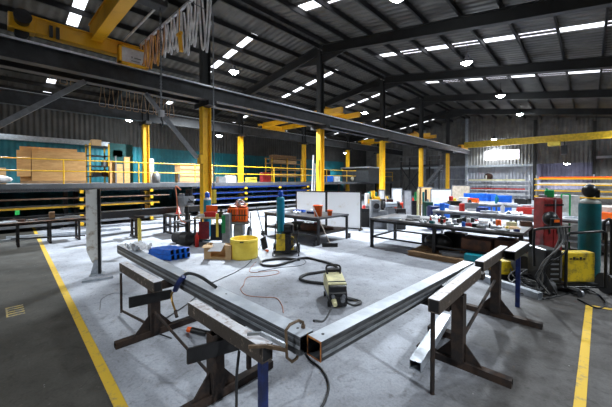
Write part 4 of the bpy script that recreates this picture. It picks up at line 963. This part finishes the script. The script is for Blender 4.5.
# left: trestle bench with scrap
t = thing('trestle_bench', 'small trestle bench piled with rusty scrap at far left', 'bench', (-12,1.2,0))
x0,x1,y0,y1 = -12.3,-11.7,.35,2.35
for y in (.55,1.25,1.95):
    for x in (x0+.05,x1-.05): MB().bar((x,y,0),(x,y,.66),.055).build('leg', dark, t, w=True)
    MB().bar((x0,y,.63),(x1,y,.63),.06).bar((x0,y,.03),(x1,y,.03),.05).build('cross_bar', rust, t, w=True)
MB().bar((x1-.05,.4,.25),(x1-.05,2.1,.12),.035).build('stretcher', dark, t, w=True)
MB().bb(x0,x1,y0-.15,y1,.665,.69).build('table_top', tube_o, t, w=True)
for k in range(9):
    y = .35+.21*k; kind = ['plate','offcut','clamp'][k%3]; cn = ['silver','brown','grey'][(k//3+k)%3]
    item(kind, cn, -12+random.uniform(-.1,.1), y, .69, .2, 1.2+random.uniform(-.4,.4), f'{cn} {NM[kind]} on the scrap bench, {["first","second","third"][k//3]} from its left end')
solo('timber_block', 'small brown timber block standing on the scrap bench', 'block', MB().bb(-12.05,-11.9,1.25,1.38,.69+.05,.92), wood)
# standing plate post
c = G(97,275)
t = thing('upright_plate', 'tall pale rusty edged steel plate standing upright at left', 'steel plate', (c.x,c.y,0), YAW+.5)
zt = 1.72
MB().prism([(-.19,0,.50),(-.10,.0,.24),(.0,.0,.22),(.0,.0,zt),(-.19,0,zt-.02)],(0,.012,0)).build('pale_face', mat('scuffed_plate',(.78,.77,.74),.55,.05,c2=(.35,.27,.19),scale=5,lo=.36,hi=.5), t)
MB().bb(.0,.05,-.04,.10,.02,zt).build('dark_flange', blackp, t)
MB().prism([(-.13,-.02,.02),(-.0,-.02,.02),(-.0,-.02,.3),(-.06,-.02,.3)],(0,.015,0)).bb(-.14,.10,-.1,.16,0,.02).build('foot', galv, t)
solo('floor_offcut', 'thin galvanised strip on the floor before the upright plate', 'offcut', MB().angle(G(80,283,.02),G(112,278,.02),.05,.04,.006), galv)
# yellow roller stand
c = G(139,251)
t = thing('roller_stand', 'slim yellow roller stand behind the left beam end', 'stand', (c.x,c.y,0), YAW)
MB().cyl((0,0,.02),(0,0,.88),.045).build('post', mat('stand_yellow',(.72,.56,.10),.5), t)
MB().cyl((-.13,0,.92),(.13,0,.92),.03).bb(-.15,.15,-.03,.03,.86,.89).build('roller', rust, t)
for k in range(3):
    a = k*2.094+.4; MB().bar((0,0,.12),(.25*math.cos(a),.25*math.sin(a),.02),.03).build('foot', dark, t)
# big dark beam on trestles behind
a, b = G(101,247), G(178,240)
ax = V((-11.0,2.45,0)); bx = V((-11.0,5.1,0))
solo('steel_beam', 'large dark rectangular beam lying on trestles in the background', 'beam', MB().rhs(ax+V((0,-.1,.80)),bx+V((0,.6,.80)),.2,.22,.01), dark)
solo('steel_strip', 'thin silver strip lying on the large dark beam', 'strip', MB().bar(ax+V((0,1.1,.918)),ax+V((0,1.9,.918)),.10,.015), galv)
for k, y in enumerate((3.3,4.4)):
    t = thing('trestle', ['left rusty trestle under the large dark beam','right rusty trestle under the large dark beam'][k], 'trestle', (-11,y,0), 0, 'trestles under the dark beam')
    for s_ in (-.2,.2): MB().rhs((s_,0,0.05),(s_,0,.6),.07,.07,.006).build('leg', greyst if k else rust, t)
    MB().bar((-.35,0,.645),(.35,0,.645),.08).build('top_bar', rust, t); MB().bar((-.35,0,.03),(.35,0,.03),.06).build('foot', dark, t); MB().bar((-.2,0,.3),(.2,0,.3),.05).build('stretcher', dark, t)

# ================================================================ RIGHT SIDE: cabinet, cylinder, welders
c = W(553.5, 7.0)
t = thing('tool_cabinet', 'tall red steel cabinet with a welding helmet hung on its front', 'cabinet', (c.x,c.y,0), YAW+.05)
MB().bb(-.22,.22,0,.30,.06,1.48).build('body', red, t, bevel=.01)
for a in (-.11,.11):
    dr = MB().bb(a-.105,a+.105,-.02,0,.10,1.44).build('door', red, t, bevel=.006); MB().bb(a-.02 if a>0 else a,a if a>0 else a+.02,-.045,-.02,.65,.85).build('handle', dark, dr)
for z in (.8,1.3): MB().bb(-.23,.23,-.035,-.021,z,z+.04).build('strap', blackp, t)
for a in (-.2,.2): MB().bb(a-.04,a+.04,.02,.34,0,.06).build('foot', dark, t)
MB().bar((.02,-.04,1.45),(.02,-.04,1.12),.015).build('helmet_hook', galv, t)
def helmet(t, c, s=1.0, vis=True):
    MB().ball((c[0],c[1],c[2]),.13*s,(1,1.05,1.12)).build('shell', blackp, t)
    MB().bb(c[0]-.085*s,c[0]+.085*s,c[1]-.15*s,c[1]-.08*s,c[2]-.14*s,c[2]+.03*s).build('face_shield', blackp, t, bevel=.02*s)
    if vis: MB().bb(c[0]-.05*s,c[0]+.05*s,c[1]-.158*s,c[1]-.15*s,c[2]-.05*s,c[2]+.0*s).build('visor', visor, t)
q = W(551, 6.80, 1.02)
t = thing('welding_helmet', 'black welding helmet with orange visor hanging on the red cabinet', 'helmet', q, YAW); helmet(t, (0,0,0), 1.15)
q = W(549.5,7.2,1.48); solo('jerry_can', 'green jerry can on top of the red cabinet', 'can', MB().bb(q.x-.09,q.x+.09,q.y-.07,q.y+.07,1.48,1.66).cyl((q.x-.05,q.y,1.66),(q.x-.05,q.y,1.70),.025), green, bevel=.02)
q = W(543,7.25,1.48); solo('small_box', 'grey box on top of the red cabinet', 'box', MB().box((q.x,q.y,1.51),(.16,.12,.06)), greyst)
# second green stand behind (561-568)
q = W(565.5,8.4); solo('green_stand', 'green upright steel frame behind the red cabinet', 'frame', MB().bar((q.x-.08,q.y,0),(q.x-.08,q.y,1.5),.04).bar((q.x+.1,q.y,0),(q.x+.1,q.y,1.5),.04).bar((q.x-.08,q.y,1.5),(q.x+.1,q.y,1.5),.04), green)
q = W(562,9.2); solo('white_cabinet', 'pale cabinet standing behind the green frame', 'cabinet', MB().box((q.x,q.y,.72),(.7,.45,1.44),rz=YAW), mat('pale_cab',(.5,.5,.5),.6), bevel=.01)
q = W(604,8.0); solo('storage_drum', 'pale storage box behind the teal cylinder at the right edge', 'box', MB().box((q.x+.2,q.y+.2,.6),(.9,.6,1.2),rz=YAW), mat('pale_tan',(.45,.42,.38),.7), bevel=.01)
# big teal cylinder
d = W(590.3, 5.75, .05)
cylinder('gas_cylinder', 'large teal gas cylinder at right with a helmet on top', d, .165, 1.56, mat('cyl_teal',(.0,.105,.12),.4,c2=(.0,.07,.085),scale=4), mat('cyl_neck',(.16,.155,.13),.5), None)
t = thing('cylinder_trolley', 'low steel trolley base under the large teal cylinder', 'trolley', (d.x,d.y,0), YAW)
MB().bb(-.25,.25,-.22,.25,.02,.05).build('base_plate', blackp, t)
q = W(590,5.75,1.63)
t = thing('welding_helmet', 'dark welding helmet resting on top of the teal cylinder', 'helmet', q, YAW+.9); helmet(t, (0,0,.06), .9, False)
# welder cage cart: frame + yellow tank
c = W(581, 4.95)
t = thing('welder_cart', 'welder in a black tube frame with a scuffed yellow end panel', 'welder', (c.x,c.y,0), YAW)
s_ = 4.95/300
def lx(px): return (px-580)*s_
def lz(py): return H-(py-180)*s_
MB().bb(lx(565),lx(596),0,.18,lz(283),lz(253)).build('yellow_tank', weldy, t, bevel=.02, label='scuffed yellow end panel')
mk_ = MB()
for k in range(5): mk_.bb(lx(570)+k*.055,lx(570)+k*.055+.035,-.008,0,lz(260),lz(258.5)+.02*(k%2))
mk_.build('worn_marks', dark, t)
MB().bb(lx(545),lx(562),-.02,.4,lz(284),lz(250)).build('machine_body', blackp, t, bevel=.03)
for k in range(5): MB().bb(lx(550),lx(558),-.03,-.02,lz(280-5*k),lz(278.6-5*k)).build('vent', greyst, t)
MB().bb(lx(559.5),lx(561),-.03,-.02,lz(278),lz(256)).build('trim', greyst, t)
MB().tube(spl([(lx(539),.1,lz(268)),(lx(538.5),.1,lz(236)),(lx(543),.1,lz(230)),(lx(575),.1,lz(228))],5),.022,8).build('frame_tube', blackp, t)
MB().tube([(lx(564.5),-.04,lz(287)),(lx(564.5),-.04,lz(236)),(lx(567),-.04,lz(233)),(lx(600),-.04,lz(231)),(lx(604),-.04,lz(233)),(lx(604),-.04,lz(287))],.022,8).build('frame_tube', blackp, t)
MB().tube(spl([(lx(604),.0,lz(240)),(lx(604),.0,lz(224)),(lx(607),.0,lz(220)),(lx(611),.0,lz(222)),(lx(612),.0,lz(250)),(lx(612),.0,lz(290))],4),.022,8).build('push_handle', blackp, t)
MB().tube([(lx(540),.0,lz(288)),(lx(606),.0,lz(288))],.02,8).tube([(lx(540),.45,lz(288)),(lx(606),.45,lz(288))],.02,8).bb(lx(548),lx(600),0,.45,lz(287),lz(285)).build('base_frame', blackp, t)
MB().cyl((lx(611)-.04,.05,.17),(lx(611)+.05,.05,.17),.17,n=22).build('wheel', black, t)
MB().cyl((lx(548)-.03,-.04,.13),(lx(548)+.03,-.04,.13),.125,n=22).build('wheel', black, t)
MB().cyl((lx(576)-.02,-.1,.055),(lx(576)+.02,-.1,.055),.055,n=16).build('castor', greyst, t)
MB().bar((lx(576),-.08,.1),(lx(570),.0,lz(288)),.04).build('castor_bracket', greyst, t)
# hoses hung over the frame
rn = random.Random(3)
for k in range(6):
    a_ = rn.uniform(-4,4); b_ = rn.uniform(-5,5)
    pts = [(lx(556+k*1.5),-.05,lz(227)),(lx(556+k+a_*.4),-.09,lz(238)),(lx(551+a_),-.11-.02*k,lz(250+b_)),(lx(541+b_),-.13,lz(262+a_)),(lx(537+a_*1.5),-.12,lz(276)),(lx(531+3*k+b_),-.10-.03*k,.03+.015*k),(lx(520+5*k),-.02-.03*k,.03+.015*k)]
    o_ = V(W(580,4.95)); RM = Matrix.Rotation(YAW,3,'Z')
    solo('welding_hose', ['outermost','second','third','fourth','fifth','innermost'][k]+' hose draped over the black tube frame', 'hose', MB().tube([o_+RM@V(p) for p in spl(pts,5)], .011, 7), [mat('hose_grey',(.13,.125,.12),.6),black][k%2], 'hoses draped over the welder cart')
# second welder unit: wire drum and small yellow box
c = W(527, 5.5)
t = thing('wire_drum', 'grey round wire drum unit left of the caged welder', 'wire drum', (c.x,c.y,0), YAW)
MB().cyl((-.02,.05,.36),(-.02,.35,.36),.19,n=28).build('drum', greyst, t)
MB().cyl((-.02,.03,.36),(-.02,.05,.36),.13,n=24).build('drum_cover', dark, t)
MB().bb(-.25,.25,.0,.4,.06,.15).build('base', blackp, t); 
for a in (-.2,.2): MB().cyl((a-.03,.05,.06),(a+.03,.05,.06),.06,n=14).build('wheel', black, t)
c = W(508.5, 5.6)
t = thing('battery_box', 'small bright yellow box under the trestle rail end', 'box', (c.x,c.y,0), YAW)
MB().bb(-.14,.12,0,.3,.12,.37).build('case', weldy, t, bevel=.015); MB().bb(.06,.10,-.01,0,.15,.2).build('latch', blackp, t); MB().bb(-.16,.14,0,.3,.02,.12).build('base', blackp, t)
# coils of cable on floor
for k in range(7):
    c = W(528+ (k%3)*5, 5.05+.06*k); r = .2+.02*(k%4); tl = .5+.35*((k*37)%5)/5
    pts = [(c.x+r*math.cos(a)*(1+.05*math.sin(3*a+k)), c.y+r*math.sin(a)*math.cos(tl), .03+.012*k+ r*(1+math.sin(a))*math.sin(tl)*.75) for a in [2*math.pi*j/22 for j in range(22)]]
    solo('cable_coil', f'{["lowest","second","third","fourth","fifth","sixth","topmost"][k]} coil of grey cable heaped before the wire drum', 'cable', MB().tube(pts,.012,7,closed=True), [MC['hose_grey'],black,greyst][k%3], 'cable coils before the wire drum')
cable('power_lead', [(545,300),(560,297),(590,290),(608,303),(600,309),(580,300)], .012, black, 'black lead trailing on the floor under the caged welder')
cable('power_lead', [(520,292),(540,290),(565,292),(580,296)], .012, black, 'dark lead running along the floor beside the galvanised tube')
# galvanised tube on the floor
solo('galvanised_tube', 'galvanised square tube lying on the floor behind the navy leg', 'tube', MB().rhs(W(478,5.75,.056),W(542,4.72,.056),.11,.11,.006), galv)
p = G(603,288); solo('blue_block', 'tiny blue block on the floor at the right edge', 'block', MB().box((p.x,p.y,.03),(.07,.05,.06)), blue)

# ================================================================ FOREGROUND FRAME, TRESTLES
# rails (RHS) with pale spattered top
def rail_piece(t, p0, p1, w, h):
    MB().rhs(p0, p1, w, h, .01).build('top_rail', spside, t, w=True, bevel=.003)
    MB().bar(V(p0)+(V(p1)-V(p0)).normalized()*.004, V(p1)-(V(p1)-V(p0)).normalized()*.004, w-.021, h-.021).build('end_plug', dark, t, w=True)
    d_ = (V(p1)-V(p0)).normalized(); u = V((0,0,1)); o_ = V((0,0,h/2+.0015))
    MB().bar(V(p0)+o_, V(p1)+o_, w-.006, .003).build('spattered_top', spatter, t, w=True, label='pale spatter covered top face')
ZB = .77    # beam top
zr = .70; rw, rh = .10, .12
# trestle A (left, far)
def trestle(nm, label, post, rail0, rail1, footdir, foot0, foot1, extra=None, pw=.12):
    t = thing(nm, label, 'trestle', post)
    rail_piece(t, rail0, rail1, rw, rh)
    z1 = rail0[2]-rh/2
    MB().rhs((post[0],post[1],.07),(post[0],post[1],z1),pw*.92,pw*.92,.01,up=footdir).build('post', rust, t, w=True)
    f0, f1 = V(post)+V(footdir)*foot0, V(post)+V(footdir)*foot1
    MB().rhs(f0+V((0,0,.035)), f1+V((0,0,.035)), .08, .07, .006).build('foot', rust, t, w=True)
    for s_ in (-1,1):
        g = MB()
        a = V(post)+V(footdir)*(s_*pw/2); b = V(post)+V(footdir)*(s_*(pw/2+.16)); side = V(footdir).cross(V((0,0,1)))*.008
        g.prism([a+V((0,0,.07))-side,b+V((0,0,.07))-side,a+V((0,0,.26))-side], side*2)
        g.build('gusset', rust, t, w=True)
    return t
PA = V((-3.86,1.37,0)); PB = V((-2.34,1.33,0))
def crossplate(x, pa, pb, ya0, ya1, yb0, yb1):
    P = []
    for px, y_ in ((pa,ya1),(pb,yb1),(pb,yb0),(pa,ya0)):
        yy = onX(px, x); dd = -x*.687+yy*.727; P.append((x,yy,H-(y_-180)*dd/F))
    return MB().prism(P, (.02,0,0))
tA = trestle('trestle', 'left foreground rusty steel trestle under the far end of the beam', PA, (-4.93,1.33,zr-rh/2), (-3.62,1.33,zr-rh/2+.02), (0,1,0), -.42, .85)
crossplate(-3.803,127,170,298,309,290,299).build('cross_plate', dark, tA, w=True)
MB().bb(-3.92,-3.80,1.43,1.85,.555,.629).build('support_arm', rust, tA, w=True)
a = G(128,324); MB().cyl((-4.80,1.265,.02),(-4.80,1.265,zr-rh),.016,n=10).build('rod', rust, tA, w=True)
MB().cyl((-4.80,1.265,.05),(-3.92,1.33,.12),.016,n=10).build('lower_rod', rust, tA, w=True)
tB = trestle('trestle', 'nearest rusty steel trestle with navy leg under the beam corner', PB, (-2.84,1.37,zr-rh/2), (-1.68,1.37,zr-rh/2), (0,1,0), -.5, .62)
crossplate(-2.283,185,241,350,366,336,350).build('cross_plate', dark, tB, w=True)
MB().bb(-2.40,-2.28,1.435,1.85,.555,.629).build('support_arm', rust, tB, w=True)
MB().rhs((-1.72,1.36,0),(-1.72,1.36,zr-rh),.055,.055,.005,up=(0,1,0)).build('adjustable_leg', bluep, tB, w=True, label='navy blue painted leg')
MB().cyl((-3.75,1.34,.32),(-2.42,1.34,.15),.014,n=10).build('tie_rod', rust, tB, w=True)
MB().bar((-1.95,1.40,.40),(-1.95,1.40,.58),.03).build('hanging_lug', rust, tB, w=True)
# right trestles: rails along Y
PC = V((-.95,3.27,0)); PD = V((-.93,4.83,0))
tC = trestle('trestle', 'near right rusty steel trestle standing by the short galvanised tube', PC, (-.97,2.64,.80), (-.97,4.0,.80), (1,0,0), -.42, .46)
MB().cyl((-.99,2.68,0),(-.99,2.68,.74),.020,n=10).build('rod', rust, tC, w=True)
MB().cyl((-.93,3.34,.28),(-.93,4.76,.52),.018,n=10).build('tie_rod', rust, tC, w=True)
tD = trestle('trestle', 'far right rusty steel trestle with a navy leg', PD, (-.97,4.12,.84), (-.93,5.35,.84), (1,0,0), -.5, .52)
MB().rhs((-.76,5.42,0),(-.76,5.42,.77),.055,.055,.005,up=(0,1,0)).build('adjustable_leg', bluep, tD, w=True, label='navy blue painted leg')
MB().rhs((-.80,5.0,.84),(-.75,5.95,.84),.13,.12,.008).build('rail_extension', blackp, tD, w=True); MB().bar((-.80,5.0,.902),(-.75,5.95,.902),.124,.003).build('spattered_top', spatter, tD, w=True)
MB().bb(-1.42,-1.025,4.55,4.67,.55,.629).build('support_arm', rust, tD, w=True)
MB().bb(-1.42,-1.025,3.22,3.34,.55,.629).build('support_arm', rust, tC, w=True)
# frame beams
bh = .14
LY = 1.59
t = thing('steel_beam', 'long rectangular steel beam running to the left in the foreground', 'beam', (-3.7,LY,ZB-bh))
Lx0, Lx1 = -5.95, -1.495
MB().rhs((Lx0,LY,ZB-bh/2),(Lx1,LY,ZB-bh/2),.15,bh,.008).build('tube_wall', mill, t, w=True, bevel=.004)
MB().bar((Lx0,LY,ZB+.0012),(Lx1,LY,ZB+.0012),.142,.002).build('top_face', bright, t, w=True, label='pale top face')  # top sheet paler than the tube sides
MB().bar((Lx0,LY-.077,ZB-.030),(Lx1,LY-.077,ZB-.030),.005,.014).build('highlight_strip', greyst, t, w=True)
MB().bar((Lx0,LY-.077,ZB-.078),(Lx1,LY-.077,ZB-.078),.005,.022).build('highlight_strip', galv, t, w=True)  # both strips paint highlight bands onto the beam side
for x in (-1.60,-2.6): MB().cyl((x,LY+.01,ZB+.002),(x,LY+.01,ZB+.0035),.011,n=12).build('bolt_hole', blackp, t, w=True)
q0 = V((-1.41,1.575,ZB-bh/2)); q1 = V((-1.205,4.55,ZB-bh/2)); qd = (q1-q0).normalized(); qs = V((qd.y,-qd.x,0)); up_ = V((0,0,1))
t = thing('steel_beam', 'rectangular steel beam with orange rusted open end, running back right', 'beam', (-1.31,3.1,ZB-bh))
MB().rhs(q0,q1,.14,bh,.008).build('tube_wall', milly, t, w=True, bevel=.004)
MB().bar(q0+qd*.004+up_*(bh/2+.0012),q1+up_*(bh/2+.0012),.132,.002).build('top_face', bright, t, w=True, label='pale top face')
MB().rhs(q0-qd*.004,q0,.142,bh+.002,.009).build('end_rim', rustor, t, w=True, label='fresh orange rusted rim')
for dz_, w_, m_ in ((.022,.018,greyst),(-.028,.022,galv)): MB().bar(q0+qd*.01+qs*.0715+up_*dz_,q1+qs*.0715+up_*dz_,.004,w_).build('highlight_strip', m_, t, w=True)  # highlight bands laid on the side as paler strips
hq = q0+qd*.09+up_*(bh/2+.002); MB().cyl(hq,hq+up_*.0015,.012,n=12).build('bolt_hole', blackp, t, w=True)
# long flat resting between trestles (right)
solo('steel_strip', 'narrow pale steel strip on the right trestle rails', 'strip', MB().bar((-1.10,3.35,.735),(-1.10,4.6,.735),.10,.05), milly)
solo('steel_stub', 'short black steel stub between the right beam and the trestle', 'stub', MB().bar((-1.19,3.22,.615),(-1.19,3.62,.615),.11,.07), blackp)
# short galvanised tube at right trestle
solo('galvanised_tube', 'short galvanised tube leaning low by the near right trestle', 'tube', MB().rhs((-1.19,2.78,.12),(-1.33,4.05,.12),.11,.09,.005), galv)
solo('timber_bearer', 'dark bearer under the short galvanised tube', 'bearer', MB().bb(-1.45,-1.1,3.75,3.85,0,.073), rust)
# clamp
t = thing('locking_clamp', 'rusty brown locking clamp gripping the beam near the corner', 'clamp', (-1.75,1.5,.7))
clm = mat('clamp_brown', (.22,.15,.10), .5, .5, c2=(.12,.08,.05), scale=12)
cx = -1.57
J1 = [(cx,1.63,ZB+.024),(cx,1.625,ZB+.05),(cx,1.58,ZB+.078),(cx,1.49,ZB+.078),(cx,1.45,ZB+.05),(cx,1.455,ZB-.07)]
J2 = [(cx,1.455,ZB-.07),(cx,1.46,ZB-.15),(cx,1.51,ZB-.205),(cx,1.56,ZB-.20),(cx,1.59,ZB-.158)]
MB().tube(J1,.011,8).build('upper_jaw', clm, t, w=True); MB().tube(J2,.011,8).build('lower_jaw', clm, t, w=True)
MB().cyl((cx,1.63,ZB+.004),(cx,1.63,ZB+.026),.017,n=12).build('jaw_pad', clm, t, w=True)
MB().bar((cx,1.45,ZB-.06),(cx-.20,1.38,ZB-.015),.02,.03).bar((cx-.20,1.38,ZB-.015),(cx-.26,1.30,ZB-.012),.02,.02).build('upper_handle', galv, t, w=True)
MB().bar((cx,1.45,ZB-.09),(cx-.10,1.35,ZB-.06),.022,.025).bar((cx-.10,1.35,ZB-.06),(cx-.16,1.24,ZB-.045),.02,.02).build('lower_handle', clm, t, w=True)
# cloth/gloves on the beam's far end
for k,(x,y) in enumerate(((-5.32,1.62),(-5.12,1.66),(-5.22,1.58))):
    o = item('cloth','paper',x,y,ZB+.003+.03*k,.15,.7*k+.3,['leftmost crumpled white glove on the beam','right crumpled white glove on the beam','topmost crumpled white glove on the beam'][k])
    o.name = 'work_glove'; o['category'] = 'glove'
# MIG torch over beam
t = thing('welding_torch', 'blue handled welding torch hooked over the left beam', 'welding torch', (-3.45,1.5,.75))
def TP(px, y, z):    # point at column px on plane Y=y
    k = (px-306)/F; x = (y*.727*k - y*.687)/(.727+.687*k); return V((x,y,z))
MB().tube(spl([TP(215,1.60,.79),TP(200,1.60,.825),TP(188,1.56,.83),TP(181,1.49,.80)],5),.017,8).build('cable', black, t, w=True)
MB().tube(spl([TP(183,1.50,.81),TP(178,1.47,.74),TP(174,1.455,.63)],5),.03,10).build('handle', bluep, t, w=True, label='blue handle')
MB().tube(spl([TP(174,1.46,.62),TP(170.5,1.46,.56),TP(171,1.45,.48),TP(174,1.43,.42)],5),.012,8).build('neck', mat('brass',(.45,.26,.07),.35,.7), t, w=True, label='brass neck')
MB().cyl(TP(174,1.43,.42),TP(175.5,1.42,.37),.018,n=12).build('nozzle', rust, t, w=True)
# grinder on the floor
c = W(200,3.62)
t = thing('angle_grinder', 'orange and black angle grinder on the floor behind the near trestle', 'grinder', (c.x,c.y,0), .4)
MB().cyl((-.14,0,.045),(.10,0,.045),.035,n=12).build('body', blackp, t); MB().cyl((-.2,0,.045),(-.14,0,.045),.032,n=12).build('rear_cap', orange, t)
MB().cyl((.14,0,.015),(.14,0,.05),.055,n=18).build('disc_guard', galv, t); MB().cyl((.1,0,.05),(.1,.1,.05),.014,n=10).build('side_handle', black, t)
# foreground cables
solo('power_cable', 'black cable hanging from the near rail to the floor', 'cable', MB().tube(spl([(-1.98,1.33,.56),(-1.97,1.30,.38),(-1.93,1.27,.20),(-1.85,1.20,.05),(-1.70,1.08,.013),(-1.5,.95,.013)],6),.011,8), black)
solo('power_cable', 'black cable curving on the floor below the beam corner', 'cable', MB().tube(spl([G(300,322,.012),G(306,355,.012),G(322,372,.012),G(329,388,.012),G(324,407,.012),G(310,425,.012)],6),.011,8), black)
solo('power_cable', 'thin cable passing under the left beam to the trestle', 'cable', MB().tube(spl([G(208,285,.012),G(190,302,.012),G(170,316,.012),G(150,330,.012),G(170,340,.012)],6),.008,8), black)
cable('floor_wire', [(98,311),(100,300),(112,294),(124,295)], .004, greyst, 'faint grey wire lying on the floor at left')

# ================================================================ CAMERA / RENDER LOOK
cd = bpy.data.cameras.new('camera'); cam = bpy.data.objects.new('camera', cd); col.objects.link(cam)
cd.sensor_width = 36; cd.lens = 36*F/612; cd.clip_end = 200
PITCH = R(1.2)
cam.location = (0,0,H); cam.rotation_euler = (R(90)-PITCH, 0, YAW)
cd.shift_y = -((203.5-HY)-F*math.tan(PITCH))/612
bpy.context.scene.camera = cam
w = bpy.data.worlds.new('world'); bpy.context.scene.world = w; w.use_nodes = True
w.node_tree.nodes['Background'].inputs[0].default_value = (.8,.88,1,1); w.node_tree.nodes['Background'].inputs[1].default_value = .01
sc = bpy.context.scene
sc.view_settings.view_transform = 'Standard'; sc.view_settings.look = 'None'; sc.view_settings.exposure = .6; sc.view_settings.gamma = 1
sc.view_settings.use_curve_mapping = False
sc.cycles.use_denoising = True
sc.cycles.max_bounces = 8
